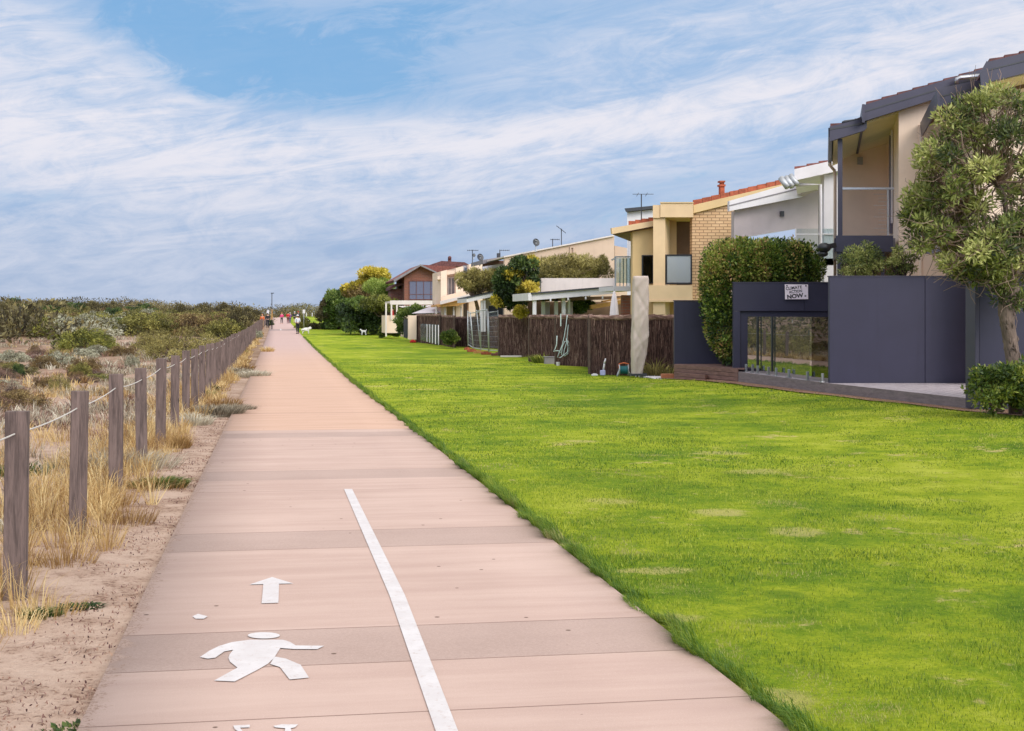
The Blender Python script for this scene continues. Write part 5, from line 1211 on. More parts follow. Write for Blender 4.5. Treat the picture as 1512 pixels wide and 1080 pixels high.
MB().prism([P1+Vector((0, -.02, .005)), P2_+Vector((0, 0, .005)), P2_+Vector((0, 0, -.19)), P1+Vector((0, -.02, -.235))], (-.04, -.01, 0)).build('edge_board', M['greyskirt'], t)
MB().prism([P1+Vector((.3, 0, -.03)), P2_+Vector((.1, .9, -.03)), P2_+Vector((.1, .9, -.5)), P1+Vector((.3, 0, -.5))], (.05, 0, 0)).build('under_frame', M['black'], t)
# glass fence
t = thing('glass_fence', 'reflective frameless glass pool fence standing on the grey deck edge', 'fence', (P1.x+.1, P1.y, zt))
G0, G1 = P0+Vector((.42, -.25, .09)), P1+Vector((.10, .12, .09)); GH = 1.36
dg = (G1-G0); cuts = [0, .27, .30, .53, .56, .735, .745, .90, .91, 1.0]; cuts = [0, .155, .19, .36, .385, .60, .612, .80, .812, 1.0]
for i in range(0, 10, 2):
    a, b_ = G0+dg*cuts[i], G0+dg*cuts[i+1]; tw = (b_-a)*.5; tw = Vector((-tw.y*.11, tw.x*.11, 0)); p = MB().prism([a-tw, b_+tw, b_+tw+Vector((0, 0, GH)), a-tw+Vector((0, 0, GH))], (.012, .002, 0)).build('pane', M['mirror' if i < 8 else 'mirror2'], t)
for q in (.02, .115, .19, .34, .44, .60, .82, .985):
    c = G0+dg*q+Vector((-.13, -.03, 0)); mb = MB(); mb.box((c.x, c.y, zt+.10), (.055, .05, .2), TH); mb.box((c.x, c.y, zt+.01), (.11, .11, .02), TH); mb.build('spigot', M['steel'], t, bevel=.005)
MB().box(G0+dg*.807+Vector((-.02, 0, 1.0)), (.06, .16, .10), TH).build('latch', M['black'], t)
MB().box(G0+dg*.606+Vector((-.02, 0, 1.25)), (.05, .10, .08), TH).build('hinge', M['steel'], t); MB().box(G0+dg*.606+Vector((-.02, 0, .12)), (.05, .10, .08), TH).build('hinge', M['steel'], t)
for q in (.172, .372):
    c = G0+dg*q+Vector((-.10, -.03, GH/2)); MB().box(c, (.045, .075, GH), TH).build('dark_gap_strip', M['black'], t)  # black strips added in place of the dark gaps between panes
# surfboard behind the glass: seen through its near end
sb = MB(); yb = 31.5; cxp = px2x(1214, yb); n_ = 20
out_ = []
for k in range(n_):
    a_ = 2*math.pi*k/n_; hh = math.sin(a_); out_.append((cxp+.10+math.cos(a_)*.17*(1-.25*abs(hh)), yb, .95+.62*hh))
sb.prism(out_, (0, .05, 0)); tag(sb.build('paddle_board', plain('blue_board', (.02, .32, .52), .35, .05, 2, 30, .02), loc=(cxp, yb, .3)), 'blue board standing on end behind the near glass pane', 'board')
# red brown deck
t = thing('timber_deck', 'red brown slatted timber deck and step below the left dark fence', 'deck', PX(1040, 556, 38.5))
A, B_, C_ = Vector(PX(996, 538, 40)), Vector(PX(1090, 553, 36.4)), Vector(PX(1090, 545, 40.5))
A.z = B_.z = C_.z = .28
boards([A, B_+Vector((.15, 0, 0)), C_+Vector((.6, 0, 0)), A+Vector((.2, .7, 0))], .11, .28, .025, math.atan2(B_.y-A.y, B_.x-A.x), t, 'boards', M['reddeck'])
for k in range(4):
    z1 = .275-k*.105; sh = Vector((-.02, -.03, 0)); MB().prism([A+sh+Vector((0, 0, z1-.28)), B_+sh+Vector((0, 0, z1-.28)), B_+sh+Vector((0, 0, z1-.375)), A+sh+Vector((0, 0, z1-.375))], (.03, .03, 0)).build('slat', M['reddeck'], t)
MB().prism([A+Vector((.05, .1, -.03)), B_+Vector((0, .1, -.03)), B_+Vector((0, .1, -.6)), A+Vector((.05, .1, -.6))], (.02, .05, 0)).build('under_frame', M['black'], t)
S0, S1 = A.lerp(B_, .08)+Vector((-.15, -.25, 0)), A.lerp(B_, .55)+Vector((-.12, -.25, 0))
mb = MB()
for k, z1 in enumerate((.06, -.04)):
    mb.prism([(S0.x, S0.y, z1), (S1.x, S1.y, z1), (S1.x, S1.y, z1-.09), (S0.x, S0.y, z1-.09)], (.12, .24, 0))
mb.build('step', M['reddeck'], t)
# mulch bed
m, nt, b = newmat('bark_mulch'); P = objco(nt); n1 = nz(nt, P, 22, 5, .8); c = ramp(nt, n1, [(.35, (.10, .04, .02)), (.5, (.30, .15, .085)), (.62, (.50, .34, .22))])
nt.links.new(c, b.inputs['Base Color']); b.inputs['Roughness'].default_value = .95; bump(nt, b, n1, 1.0, .05); M['mulch'] = m
mb = MB(); ed = []
for k in range(21):
    q = k/20; Yq = 41.5-(41.5-20)*q; uin = houseu(Yq)-.36+.26*(vnoise(np.array(Yq/.7), np.array(0.), 6)-.5); x, y = us(uin, (Yq-uin*.1666)/.986); ed.append((x, y, float(zl(x, y))+.012))
far_ = [(x+6, y+1, z_) for x, y, z_ in ed]
mb.add(ed+far_, [(i, i+1, 22+i, 21+i) for i in range(20)]); tag(mb.build('garden_bed', M['mulch']), kind='structure')
# ---------------------------------------------------------------- brush fences
m, nt, b = newmat('brush_thatch'); P = objco(nt); X, Y_, Z_ = xyz(nt, P)
a = nnode(nt, 'ShaderNodeAttribute', attribute_name='tone'); s = nnode(nt, 'ShaderNodeSeparateColor'); nt.links.new(a.outputs['Color'], s.inputs[0])
n1 = nz(nt, comb(nt, X*34.0, Y_*34.0, Z_*5.0), 1.0, 5, .7); t_ = E(nt, s.outputs[0])*.6+n1*.4
c = ramp(nt, t_, [(.22, (.03, .014, .012)), (.42, (.095, .048, .038)), (.58, (.20, .11, .085)), (.80, (.52, .36, .27))]); nt.links.new(c, b.inputs['Base Color']); b.inputs['Roughness'].default_value = .95
M['thatch'] = m
re_ = np.random.default_rng(9)
def brush(label, a, b_, top, n=None, back=None):
    """brush fence from ground point a to b: thousands of upright sticks, a rolled capping and end posts"""
    a, b_ = np.array(a), np.array(b_); L = np.hypot(*(b_-a)[:2]); d = (b_-a)/L; nn = np.array([d[1], -d[0]])
    if nn[1] > 0: nn = -nn
    g = lambda t: a+(b_-a)*t
    r = thing('brush_fence', label, 'fence', (a[0], a[1], float(prof(a[1]))), 'dark thatched brush fences along the lawn')
    n = n or int(L*420); n = min(n*2, 6500); wd = max(.010, L/n*2.6)
    t = re_.random(n); z0 = prof(a[1])-.05+(top-.25-prof(a[1]))*re_.random(n)*(re_.random(n) < .9); z1 = np.minimum(top-.08, z0+re_.uniform(.15, .6, n))
    offs = re_.uniform(.0, .07, n); px_ = a[0]+(b_[0]-a[0])*t; py_ = a[1]+(b_[1]-a[1])*t
    lean = re_.normal(0, .03, n)
    def corner(tt, z, k):    # k=-1,0,1 across
        off = offs+(.012 if k == 0 else 0); x = px_+d[0]*(k*wd/2+tt)+nn[0]*off; y = py_+d[1]*(k*wd/2+tt)+nn[1]*off; return np.stack([x, y, z], 1)
    V = np.stack([corner(0, z0, -1), corner(0, z0, 0), corner(0, z0, 1), corner(lean, z1, -1), corner(lean, z1, 0), corner(lean, z1, 1)], 1).reshape(-1, 3)-np.array(wl(r))
    i = np.arange(n)*6; Fq = np.concatenate([np.stack([i, i+1, i+4, i+3], 1), np.stack([i+1, i+2, i+5, i+4], 1)])
    tone = np.repeat(np.clip(re_.beta(2, 3.2, n), 0, 1), 6); npobj('brush', npmesh('brush', V, Fq, M['thatch'], np.stack([tone, tone], 1)), r)
    mb = MB(); zb = float(prof(a[1]))-.3
    mb.prism([(a[0], a[1], zb), (b_[0], b_[1], zb), (b_[0], b_[1], top-.06), (a[0], a[1], top-.06)], (-nn[0]*.08, -nn[1]*.08, 0)); mb.build('core', M['thatch'], r)
    mb = MB(); K = max(6, int(L/.18)); pts = []; rad = []
    for k in range(K+1):
        p = g(k/K); pts.append((p[0], p[1], top-.05+re_.normal(0, .008))); rad.append(.085*re_.uniform(.88, 1.12))
    mb.tube(pts, rad, 9)
    for k in range(int(L*14)):
        q = re_.random(); p = g(q); an = re_.uniform(-.3, 2.6); o_ = Vector((nn[0]*math.cos(an), nn[1]*math.cos(an), math.sin(an)))*.085; c_ = Vector((p[0], p[1], top-.05))+o_
        mb.bar(c_, c_+Vector((d[0], d[1], re_.normal(0, .06)))*re_.uniform(.15, .5), .012, .012)
    o = mb.build('capping', M['thatch'], r)
    at = o.data.attributes.new('tone', 'FLOAT_COLOR', 'POINT'); cc = np.ones((len(o.data.vertices), 4), np.float32); cc[:, 0] = .25+.75*re_.beta(2.5, 2.2, len(cc)); at.data.foreach_set('color', cc.ravel())
    for q in (a, b_): MB().box((q[0]+nn[0]*.03, q[1]+nn[1]*.03, top/2-.1), (.09, .09, top+.2), math.atan2(d[1], d[0])).build('post', M['twig_dark'], r)
    return r
def gp(px, Y): return (px2x(px, Y), Y)
brush('thatched brush fence behind the beige umbrella cover', gp(872, 44.8), gp(997, 42.6), 1.66)
brush('short thatched return joining the umbrella fence to the hose fence', gp(873, 45.1), gp(871, 51), 1.66)
brush('thatched brush fence with the pale hose hung over it', gp(822, 53.0), gp(873, 51.0), 1.66)
brush('thatched brush fence left of the hanging hose', gp(783, 57), gp(822, 55), 1.66)
brush('thatched brush fence right of the wire panels', gp(738, 64.5), gp(784, 62.5), 1.66)
brush('thatched brush fence behind the wire panels', gp(668, 84), gp(738, 77.5), 1.55)
brush('thatched brush fence beside the green bush left of the wire panels', gp(648, 88), gp(671, 80), 1.62)
brush('farthest thatched brush fence next to the cream pillar', gp(615, 94), gp(650, 86), 1.7)

# ---------------------------------------------------------------- wire fence panels
def wire(label, a0, a1, b0, b1, nx=9):
    """pipe framed mesh panel from four world corners: a0 bottom-left, a1 top-left, b0 bottom-right, b1 top-right"""
    a0, a1, b0, b1 = map(Vector, (a0, a1, b0, b1)); t = thing('wire_fence', label, 'wire fence', a0, 'temporary wire fence panels')
    mb = MB()
    for p, q in ((a0, a1), (b0, b1), (a1.lerp(a0, .03), b1.lerp(b0, .03)), (a0.lerp(a1, .04), b0.lerp(b1, .04))): mb.tube([p, q], .024, 7)
    mb.build('pipe_frame', M['galv'], t, smooth=True); mb = MB()
    for k in range(1, 8): mb.bar(a0.lerp(a1, k/8), b0.lerp(b1, k/8), .007, .007)
    for k in range(1, nx): mb.bar(a0.lerp(b0, k/nx).lerp(a1.lerp(b1, k/nx), .04), a0.lerp(b0, k/nx).lerp(a1.lerp(b1, k/nx), .97), .004, .004)
    mb.build('wire_mesh', M['galv'], t); return t
yb = YG(514); W_ = lambda px, py, Y: PX(px, py, Y)
wire('leftmost wire panel, narrow and turned edge on', W_(691, 511, 76), W_(690.5, 459, 76), W_(699, 516, 72), W_(694, 461, 72), 7)
wire('leaning middle wire panel with crossed poles', W_(699, 516, 71.5), W_(694.5, 461, 71.5), W_(710, 518, 69), W_(709.5, 459, 69), 8)
wire('wire panel right of the crossed poles', W_(710, 518, 68.8), W_(703.5, 458, 68.8), W_(721.5, 520, 66.5), W_(719, 456, 66.5), 9)
wire('rightmost wire panel against the thatched fence', W_(722.3, 520, 66), W_(721, 460, 66), W_(740, 520.5, 66), W_(735, 458, 66), 10)
for i, (px, py, w_, cm) in enumerate(((690, 75.5, .34, 'tile'), (697, 71.4, .5, 'tile'), (707, 69, .5, 'orangewood'), (718, 66.8, .5, 'tile'), (738, 65.2, .8, 'tile_red'))):
    q = XY(px, py); mb = MB(); mb.box((q[0], q[1], q[2]+.05), (w_, .24, .12), TH); mb.box((q[0], q[1], q[2]+.13), (w_*.5, .14, .06), TH)
    tag(mb.build('concrete_block', M[cm], loc=q, bevel=.02), ['small terracotta block foot under the leftmost wire panel', 'terracotta block foot second from the left under the wire panels', 'orange block foot under the middle wire panels', 'terracotta block foot second from the right under the wire panels', 'large reddish block foot under the rightmost wire panel'][i], 'block', 'feet of the wire panels')
q = XY(757, 63.0); tag(MB().box((q[0], q[1], q[2]+.03), (1.1, .12, .08), .1).build('edging', M['offwhite'], loc=q), 'pale concrete edging strip below the thatched fence', 'edging')
# far glass fence
t = thing('glass_fence', 'small glass pool fence with white posts before the far thatched fence', 'fence', XG(630, 505)); 
for i in range(5):
    x0 = 621+i*5.4; mb = MB().bp(x0, 478.5+i*.3, x0+5, 503+i*1.3, 88-i*1.8, .02).build('pane', M['glass'], t)
for i, a in enumerate((630, 634, 638, 642.5, 647)): MB().bp(a, 479+i*.3, a+1.1, 505+i*1.1, 85-i*1.6, .06).build('post', M['white'], t)

# ---------------------------------------------------------------- garden things
def cover():
    Y = 42.0; t = thing('umbrella_cover', 'tall beige canvas cover wrapped round a folded umbrella by the thatched fence', 'umbrella', PX(943, 552, Y))
    prof_ = [(408, 936, 956.5), (411, 934.5, 957.5), (440, 934, 957), (480, 933.5, 957), (505, 932.5, 956), (525, 932, 953.5), (540, 932.5, 950), (552.5, 932.8, 948.5)]
    K = 40; vs = []; rn = np.random.default_rng(1); rows = []
    ys_ = np.linspace(408, 552.5, 60)
    for j, yy in enumerate(ys_):
        l = np.interp(yy, [p[0] for p in prof_], [p[1] for p in prof_]); r_ = np.interp(yy, [p[0] for p in prof_], [p[2] for p in prof_])
        cx = px2x((l+r_)/2, Y); hw = (r_-l)/2/F*Y
        for k in range(K):
            a = 2*math.pi*k/K; ca_, sa_ = math.cos(a), math.sin(a); sq = 1/max(abs(ca_), abs(sa_))**.72
            q = (yy-408)/144.0
            fold = .045*q*math.sin(a*4+yy*.03)+.025*math.sin(a*7-yy*.04)*min(1, q*1.6)+.02*math.sin(a*2+yy*.03+1)
            fold += .035*math.exp(-((yy-470+a*14) % 46-12)**2/14)-.04*math.exp(-((yy-440-a*22) % 60-20)**2/20)+.045*math.exp(-((yy-500+a*30) % 38-12)**2/10)
            vs.append((cx+ca_*sq*hw*(1+fold*1.3), Y+sa_*sq*hw*(1+fold*3), py2z(yy, Y)))
    mb = MB(); fs = [(j*K+k, j*K+(k+1) % K, (j+1)*K+(k+1) % K, (j+1)*K+k) for j in range(len(ys_)-1) for k in range(K)]+[tuple(range(K))]
    mb.add(vs, fs); mb.build('canvas', M['canvas'], t, smooth=True)
    mb = MB(); mb.tube([PX(941, 560, Y+.05), PX(943, 420, Y+.05)], .03, 8); mb.box(PX(942, 553, Y+.05), (.5, .5, .06)); mb.build('pole', M['darkgrey'], t)
cover()
t = thing('umbrella', 'slim folded white patio umbrella under the patio roof edge', 'umbrella', PX(907, 470, 55)); mb = MB(); pts = []; rad = []
K = 14; vs = []; rows_ = [(430, 1.0), (433, 2.0), (438, 3.2), (446, 4.6), (455, 5.6), (464, 6.4), (469, 6.8)]
for yy, hw in rows_:
    for k in range(K):
        a = 2*math.pi*k/K; f = 1+.22*math.sin(a*4); vs.append((px2x(907, 55)+math.cos(a)*hw/F*55*f, 55+math.sin(a)*hw/F*55*f, py2z(yy, 55)))
mb.add(vs, [(j*K+k, j*K+(k+1) % K, (j+1)*K+(k+1) % K, (j+1)*K+k) for j in range(6) for k in range(K)]+[tuple(range(K))]); mb.build('canopy', M['whitecloth'], t)
mb = MB(); mb.tube([PX(907, 428, 55), PX(907, 500, 55)], .025, 8); mb.build('pole', M['galv'], t)
# hose over the fence
Yh = 52.2; h = lambda a, b_, dy=0: PX(a, b_, Yh+dy-.08*0)
mb = MB()
mb.tube([h(838.5, 470, .3), h(838, 466, .15), h(837.5, 465.5, 0), h(836, 480), h(833, 498), h(830, 510), h(826, 520), h(823, 528, -.1), h(827, 528.5, -.1), h(838, 520), h(841.5, 512), h(839, 505), h(834, 504), h(830, 513), h(829, 524), h(834, 526), h(840, 521), h(842, 509), h(838, 503)], .016, 7)
mb.tube([h(839, 467, .1), h(840, 475), h(838, 490), h(837, 505), h(833, 518), h(832, 525), h(837, 524), h(839, 512), h(836, 500)], .016, 7)
mb.tube([h(822.5, 496), h(822, 508), h(820, 515), h(817, 519), h(824, 518), h(828, 521)], .018, 7)
tag(mb.build('garden_hose', M['hose'], smooth=True, loc=h(835, 530)), 'pale hose looped over the thatched fence and dangling in coils', 'hose')
mb = MB(); mb.tube([h(828, 463.5), h(828, 482)], .02, 7); tag(mb.build('tap_pipe', M['hose'], loc=h(828, 465)), 'short pale pipe hooked on the thatched fence left of the hose', 'pipe')
# hose reel
Yr = 43.3; t = thing('hose_reel', 'hose reel with orange handle and teal hose standing on the grass', 'hose reel', XY(921, Yr)); q = XY(921, Yr); c = Vector((q[0], Yr, q[2]+.20))
mb = MB()
for sx in (-.14, .14):
    K = 20; cc = c+Vector((sx, 0, 0)); mb.tube([cc+Vector((0, math.cos(6.283*k/K)*.16, math.sin(6.283*k/K)*.16)) for k in range(K+1)], .02, 6); 
    for k in range(5): mb.bar(cc, cc+Vector((0, math.cos(1.257*k)*.16, math.sin(1.257*k)*.16)), .02, .02)
    mb.bar(cc, cc+Vector((sx*.5, .12, -.19)), .03, .03); mb.bar(cc, cc+Vector((sx*.5, -.12, -.19)), .03, .03)
mb.build('frame', M['galv'], t, smooth=True)
mb = MB()
for k in range(6): 
    xx = -.1+.04*k; mb.tube([c+Vector((xx, math.cos(.393*j)*.11, math.sin(.393*j)*.11)) for j in range(17)], .022, 6)
mb.build('coiled_hose', plain('teal_hose', (.02, .16, .17), .4, .1, 4, 40, .05), t, smooth=True)
mb = MB(); mb.tube([c+Vector((-.16, 0, .05)), c+Vector((-.14, 0, .19)), c+Vector((0, 0, .22)), c+Vector((.14, 0, .19)), c+Vector((.16, 0, .05))], .022, 7); mb.build('handle', plain('orange_plastic', (.62, .13, .03), .4, .1, 4, 40, .05), t, smooth=True)
# spray bottle + tray
q = XY(890, 43.9); t = thing('spray_wand', 'white and blue garden spray bottle with upright grey wand', 'sprayer', q); mb = MB(); mb.box((q[0], q[1], q[2]+.09), (.17, .13, .16)); mb.build('bottle', plain('pale_blue_plastic', (.45, .45, .70), .4, .1, 4, 40, .05), t, bevel=.02)
mb = MB(); mb.tube([(q[0]+.02, q[1], q[2]+.17), (q[0]+.05, q[1], q[2]+.38)], .028, 8); mb.tube([(q[0]+.05, q[1], q[2]+.38), (q[0]+.09, q[1], q[2]+.54)], [.035, .02], 8); mb.build('wand', M['white'], t, smooth=True)
q = XY(878, 43.9); mb = MB(); mb.box((q[0], q[1], q[2]+.02), (.2, .14, .05)); mb.box((q[0], q[1], q[2]+.055), (.12, .08, .02)); tag(mb.build('tray', M['white'], loc=q, bevel=.01), 'small white plastic tray on the grass beside the sprayer', 'tray')
# slab and block
c0 = [XG(938, 557), XG(977, 564.5), XG(978, 557.5), XG(952, 555.5)]; mb = MB(); mb.prism([(a_[0], a_[1], a_[2]+.07) for a_ in c0], (0, 0, -.1)); tag(mb.build('paving_slab', M['white'], loc=c0[0]), 'pale concrete paving slab beside the umbrella cover', 'slab')
q = XG(986.5, 562); mb = MB(); mb.box((q[0], q[1]+.15, q[2]+.09), (.37, .3, .19), 0); tag(mb.build('brick_block', plain('orange_brick', (.42, .16, .07), .8, .15, 8, 60, .3), loc=q, bevel=.008), 'orange brick block at the left end of the timber deck', 'block')
q = XY(824, 52.3); mb = MB(); mb.tube([(q[0], q[1], q[2]), (q[0], q[1], q[2]+.12), (q[0], q[1], q[2]+.14)], [.06, .08, .08], 12); tag(mb.build('flower_pot', M['white'], loc=q), 'little white pot below the hanging hose', 'pot')
q = XY(814, 54.3); mb = MB(); mb.box((q[0], q[1], q[2]+.13), (.55, .3, .26), .1); mb.box((q[0], q[1], q[2]+.27), (.6, .34, .03), .1); tag(mb.build('planter_box', M['grey'], loc=q, bevel=.01), 'grey planter box at the fence foot left of the hose', 'planter')
q = XY(610, 92.4); mb = MB(); mb.ball((q[0], q[1]-.3, q[2]+.10), (.16, .14, .12)); mb.ball((q[0]+.13, q[1]-.33, q[2]+.07), (.10, .10, .09)); mb.ball((q[0]-.12, q[1]-.28, q[2]+.06), (.09, .09, .08)); tag(mb.build('flower_pot', M['redcloth'], loc=q), 'small rounded red flower bush at the foot of the cream pillar', 'flowers')
# outdoor shower
Ys = 24.9; mb = MB(); p_ = lambda a, b_: PX(a, b_, Ys); t = thing('outdoor_shower', 'chrome outdoor shower head arching over the dark fence beside the tree', 'shower', p_(1470, 402))
mb.tube([p_(1470, 420), p_(1470, 392), p_(1468, 385), p_(1462, 382.5), p_(1454, 382.5), p_(1450, 386), p_(1450, 391)], .022, 8); mb.build('pipe', M['steel'], t, smooth=True)
mb = MB(); mb.tube([p_(1450, 390), p_(1450, 395), p_(1450, 398), p_(1450, 400)], [.02, .05, .10, .10], 14); mb.build('shower_head', M['whitecloth'], t, smooth=True)

# ---------------------------------------------------------------- lamp pole and signs
def pole(name, label, cat, px, top, base, Y, r, mats=('galv',)):
    t = thing(name, label, cat, PX(px, base, Y)); mb = MB(); mb.tube([PX(px, base+2, Y), PX(px, top, Y)], [r, r*.7], 8); mb.build('pole', M[mats[0]], t, smooth=True); return t
Y = 150; t = pole('street_lamp', 'tall slim grey lamp pole beside the far path', 'street lamp', 401.5, 433.5, 488, Y, .06, ('darkgrey',))
mb = MB(); mb.box(PX(402.3, 433.2, Y), (.32, .16, .08)); mb.build('lamp_head', M['darkgrey'], t); MB().bp(400.9, 457, 402.3, 472, Y-.08, .02).build('notice', M['orangewood'], t)
Y = 150; t = pole('path_sign', 'small white sign on a post at the right side of the far path', 'sign', 448.7, 457, 486, Y, .04); MB().bp(446.9, 457.5, 450.7, 463, Y-.06, .03).build('sign_plate', M['white'], t)
Y = 160; t = pole('path_sign', 'small white sign on a post behind the rope fence near the lamp', 'sign', 395.5, 457.5, 480, Y, .04); MB().bp(394, 458.5, 397.2, 464, Y-.06, .03).build('sign_plate', M['white'], t)
for i, (px, top) in enumerate(((413.3, 454), (418, 452), (423.5, 457), (426.5, 457.5), (442.5, 456), (446.5, 456.5))):
    t = pole('street_lamp', 'tiny far off lamp pole on the skyline where the path vanishes', 'street lamp', px, top, 466, 380, .12, ('grey',)); t['group'] = 'far off poles'
    MB().box(PX(px+.5, top, 380), (.7, .3, .2)).build('lamp_head', M['grey'], t)
for px in (452.5, 461, 467, 487.5):
    Yb = 330 if px < 480 else 180; q = PX(px, 467 if px < 480 else 474, Yb); mb = MB()
    if px < 480: mb.box((q[0], q[1], q[2]+.35), (.14, .14, .9)); lab = 'white bollard in a sparse row across the far lawn'; 
    else: mb.bp(486, 461, 488.5, 476, Yb, .3); lab = 'white gate post beside the dark trees on the far lawn'
    o = mb.build('bollard' if px < 480 else 'white_post', M['white'], loc=q); tag(o, lab, 'bollard' if px < 480 else 'post')
    if px < 480: o['group'] = 'white bollards on the far lawn'

# ---------------------------------------------------------------- people and dogs
def skin(name, joints, edges, radii, mat, parent=None, sub=2, loc=(0, 0, 0)):
    me = bpy.data.meshes.new(name); me.from_pydata(joints, edges, []); o = bpy.data.objects.new(name, me); COL.objects.link(o)
    sk = o.modifiers.new('s', 'SKIN'); sk.use_smooth_shade = True; ss = o.modifiers.new('u', 'SUBSURF'); ss.levels = sub; ss.render_levels = sub
    for i, r_ in enumerate(radii):
        v = me.skin_vertices[0].data[i]; v.radius = r_ if hasattr(r_, '__len__') else (r_, r_); v.use_root = (i == 0)
    bpy.context.view_layer.update(); ev = o.evaluated_get(bpy.context.evaluated_depsgraph_get()); nm = bpy.data.meshes.new_from_object(ev)
    bpy.data.objects.remove(o); nm.materials.clear(); nm.materials.append(mat); nm.polygons.foreach_set('use_smooth', [True]*len(nm.polygons))
    o = bpy.data.objects.new(name, nm); COL.objects.link(o); 
    if parent is not None: o.parent = parent
    else: o.location = loc
    return o
def flat(name, c, rough=.8): return plain(name, c, rough, .08, 8, 60, .1)
def person(label, px, pyfeet, H, rz, top, bottom, hair, hat=None, stride=.18, arms=((.10, .05), (-.08, .1)), skirt=False, longarm=True, pack=None, group=None, Y=None, zoff=0.0):
    if Y is None: Y = YG(pyfeet)
    X = px2x(px, Y); t = thing('person', label, 'person', (X, Y, float(zg(X, Y))+.024+zoff), group); t.rotation_euler = (0, 0, rz); t.scale = (H/1.7,)*3
    f = stride; a1, a2 = arms
    J = [(0, 0, .95), (0, .0, 1.15), (0, .01, 1.38), (0, 0, 1.47), (0, .01, 1.55), (0, 0, 1.66),
         (.09, 0, .90), (.10, f*.55, .50), (.10, f*.8-.06, .08), (.10, f*.8+.12, .03),
         (-.09, 0, .90), (-.10, -f*.2, .50), (-.10, -f-.02, .10), (-.10, -f+.14, .03),
         (.17, 0, 1.40), (.23, a1[0]*-.5, 1.14), (.22, a1[0]+.06, .92+a1[1]), (.21, a1[0]+.1, .84+a1[1]),
         (-.17, 0, 1.40), (-.23, a2[0]*-.5, 1.14), (-.22, a2[0]+.06, .92+a2[1]), (-.21, a2[0]+.1, .84+a2[1])]
    Ed = [(0, 1), (1, 2), (2, 3), (3, 4), (4, 5), (0, 6), (6, 7), (7, 8), (8, 9), (0, 10), (10, 11), (11, 12), (12, 13), (2, 14), (14, 15), (15, 16), (16, 17), (2, 18), (18, 19), (19, 20), (20, 21)]
    Rd = [(.12, .10), (.11, .09), (.13, .09), .052, .085, .075, .085, .058, .04, .032, .085, .058, .04, .032, .055, .042, .032, .03, .055, .042, .032, .03]
    skin('body', J, Ed, Rd, M['skin'], t)
    e = .018
    tj = [J[0], J[1], J[2], J[14], J[15], J[18], J[19]]; te = [(0, 1), (1, 2), (2, 3), (3, 4), (2, 5), (5, 6)]; tr_ = [(.145, .125), (.13, .115), (.145, .112), .072, .058, .072, .058]
    if longarm: tj += [J[16], J[20]]; te += [(4, 7), (6, 8)]; tr_ += [.046, .046]
    skin('top', tj, te, tr_, top, t)
    bj = [(0, 0, .97), J[6], J[7], J[8], J[10], J[11], J[12]]; be = [(0, 1), (1, 2), (2, 3), (0, 4), (4, 5), (5, 6)]; br = [(.14, .115), .10, .075, .052, .10, .075, .052]
    if skirt: bj = [(0, 0, .97), J[6], (.1, f*.3, .66), J[10], (-.1, -f*.1, .66)]; be = [(0, 1), (1, 2), (0, 3), (3, 4)]; br = [(.15, .12), .11, .10, .11, .10]
    skin('trousers', bj, be, br, bottom, t)
    mb = MB(); mb.ball((0, -.012, 1.625), (.088, .10, .105), 12, 8); mb.build('hair', hair, None, smooth=True); o = bpy.context.scene.collection.objects[-1]; o.parent = t
    if hat:
        mb = MB(); mb.ball((0, .0, 1.665), (.10, .115, .08), 12, 8); mb.tube([(0, .04, 1.655), (0, .05, 1.662)], [.13, .12], 14); mb.build('hat', hat, None, smooth=True); o = bpy.context.scene.collection.objects[-1]; o.parent = t
    mb = MB(); mb.ball((0, .098, 1.60), (.014, .02, .02), 8, 6); mb.build('face', M['skin'], None, smooth=True); bpy.context.scene.collection.objects[-1].parent = t
    for fx, fy in ((.10, f*.8+.05), (-.10, -f+.06)):
        mb = MB(); mb.ball((fx, fy, .045), (.05, .135, .05), 10, 6); mb.build('shoe', hair if hat is None else M['black'], None, smooth=True); bpy.context.scene.collection.objects[-1].parent = t
    return t
blk, wht = flat('black_cloth', (.012, .012, .018)), flat('white_shirt', (.62, .62, .66))
hb, hd = flat('brown_hair', (.06, .03, .015)), flat('dark_hair', (.012, .009, .008))
person('woman in white top and black trousers standing at the path edge beside fluffy dog', 439.5, 493.5, 1.66, R(40), wht, blk, hb, M['white'], .05)
person('jogger in a bright pink top walking on the far path', 416, 478.6, 1.62, R(175), flat('pink_cloth', (.75, .06, .22)), blk, flat('fair_hair', (.45, .16, .06)), None, .16)
person('person with long dark hair in a red jacket on the far path', 425.3, 478.4, 1.68, R(5), M['redcloth'], flat('maroon_cloth', (.10, .01, .03)), hd, None, .16)
person('person in purple walking beside the red jacket', 428.3, 477.8, 1.55, R(5), flat('purple_cloth', (.16, .06, .20)), flat('violet_trousers', (.08, .04, .16)), hb, M['whitecloth'], .14)
person('walker in dark clothes and white cap on the far path', 435, 477.8, 1.7, R(10), flat('dark_green_cloth', (.015, .03, .03)), blk, hb, M['white'], .16, skirt=True)
person('person in a dark jacket and red cap at the right of the far walkers', 440.3, 477.0, 1.75, R(-20), flat('navy_cloth', (.015, .015, .045)), blk, hb, M['redcloth'], .14)
person('person in an orange top behind the far rope fence', 387.3, 482.5, 1.62, R(170), flat('orange_cloth', (.72, .16, .04)), flat('tan_cloth', (.3, .2, .12)), flat('ginger_hair', (.45, .18, .08)), None, .1, Y=155)
person('person in black standing behind the far rope fence by the lamp pole', 395.3, 483, 1.7, R(20), blk, blk, hd, None, .1, Y=158)
person('small figure in red and blue seated among pergola posts', 579.5, 474, 1.6, R(100), M['redcloth'], flat('blue_cloth', (.03, .05, .22)), hd, None, .1, Y=105.6, zoff=.75)
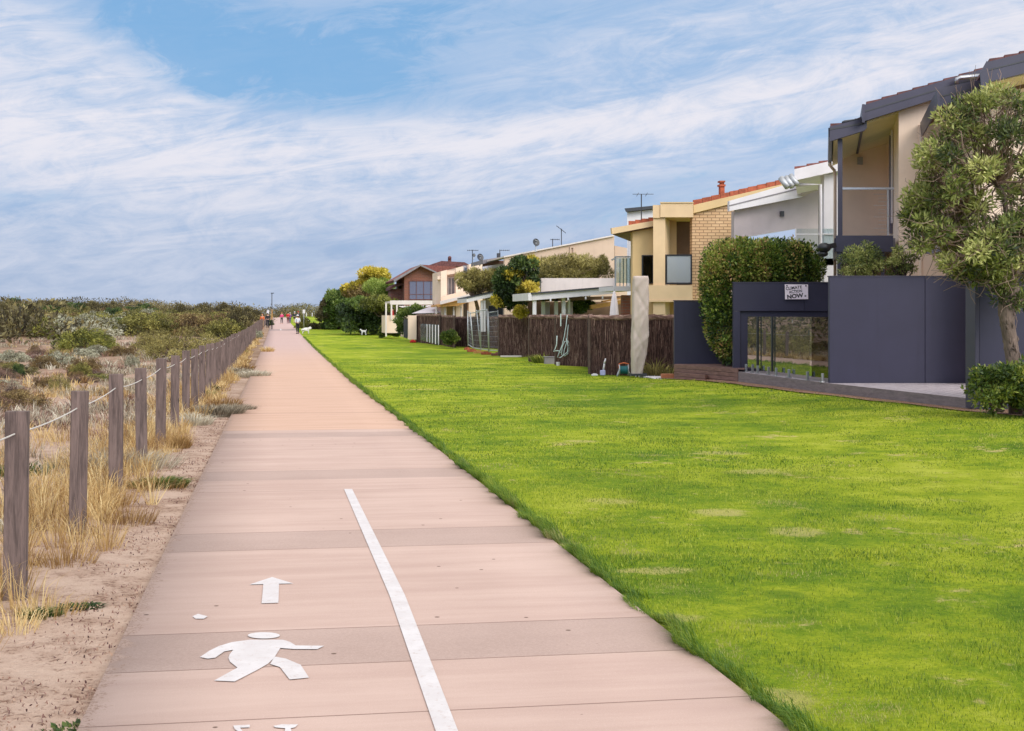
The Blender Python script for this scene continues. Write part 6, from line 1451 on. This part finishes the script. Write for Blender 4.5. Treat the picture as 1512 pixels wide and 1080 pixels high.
def dog(label, px, pyfeet, L, H, rz, mat, fluffy=False, tailup=True, Y=None):
    Y = Y or YG(pyfeet); X = px2x(px, Y); t = thing('dog', label, 'dog', (X, Y, float(prof(Y))+.01)); t.rotation_euler = (0, 0, rz); k = .055 if fluffy else 0
    t.scale = (L/.7, L/.7, H/.55)
    J = [(.0, 0, .40), (.20, 0, .41), (.30, 0, .50), (.38, 0, .56), (.49, 0, .53), (-.18, 0, .41), (-.30, 0, .48 if tailup else .40), (-.36, 0, .60 if tailup else .30),
         (.20, .07, .30), (.20, .08, .16), (.21, .08, .02), (.20, -.07, .30), (.23, -.08, .16), (.25, -.08, .02),
         (-.20, .07, .32), (-.16, .08, .22), (-.24, .08, .15), (-.21, .08, .02), (-.20, -.07, .32), (-.18, -.08, .22), (-.27, -.08, .15), (-.25, -.08, .02), (.36, .05, .64), (.36, -.05, .64)]
    Ed = [(0, 1), (1, 2), (2, 3), (3, 4), (0, 5), (5, 6), (6, 7), (1, 8), (8, 9), (9, 10), (1, 11), (11, 12), (12, 13), (5, 14), (14, 15), (15, 16), (16, 17), (5, 18), (18, 19), (19, 20), (20, 21), (3, 22), (3, 23)]
    r_ = [.10+k, .115+k, .075+k, .07+k*.6, .035+k*.3, .09+k, .035+k*.6, .02+k*.5, .05+k*.4, .03+k*.3, .025, .05+k*.4, .03+k*.3, .025, .055+k*.4, .04+k*.3, .03+k*.2, .025, .055+k*.4, .04+k*.3, .03+k*.2, .025, .02, .02]
    skin('body', J, Ed, r_, mat, t)
    mb = MB(); mb.ball((.525, 0, .535), (.018, .018, .015), 8, 6); mb.build('nose', M['black'], None); bpy.context.scene.collection.objects[-1].parent = t
    return t
wf = flat('white_fur', (.72, .68, .64), .95)
dog('fluffy white dog walking on the grass beside the woman', 451.5, 492.5, .75, .55, R(10), wf, True, False, Y=124)
dog('small white dog with raised tail at the foot of the dark trees', 537, 491.5, .55, .48, R(215), wf, False, True, Y=118)
dog('black dog on the grass beyond the woman', 445.5, 474.5, .9, .6, R(15), flat('black_fur', (.015, .013, .012)), False, False, Y=226)
dog('tiny white dog far away beside the sign post', 452.3, 476.5, .6, .4, R(10), wf, True, False, Y=212)
bpy.context.view_layer.update()
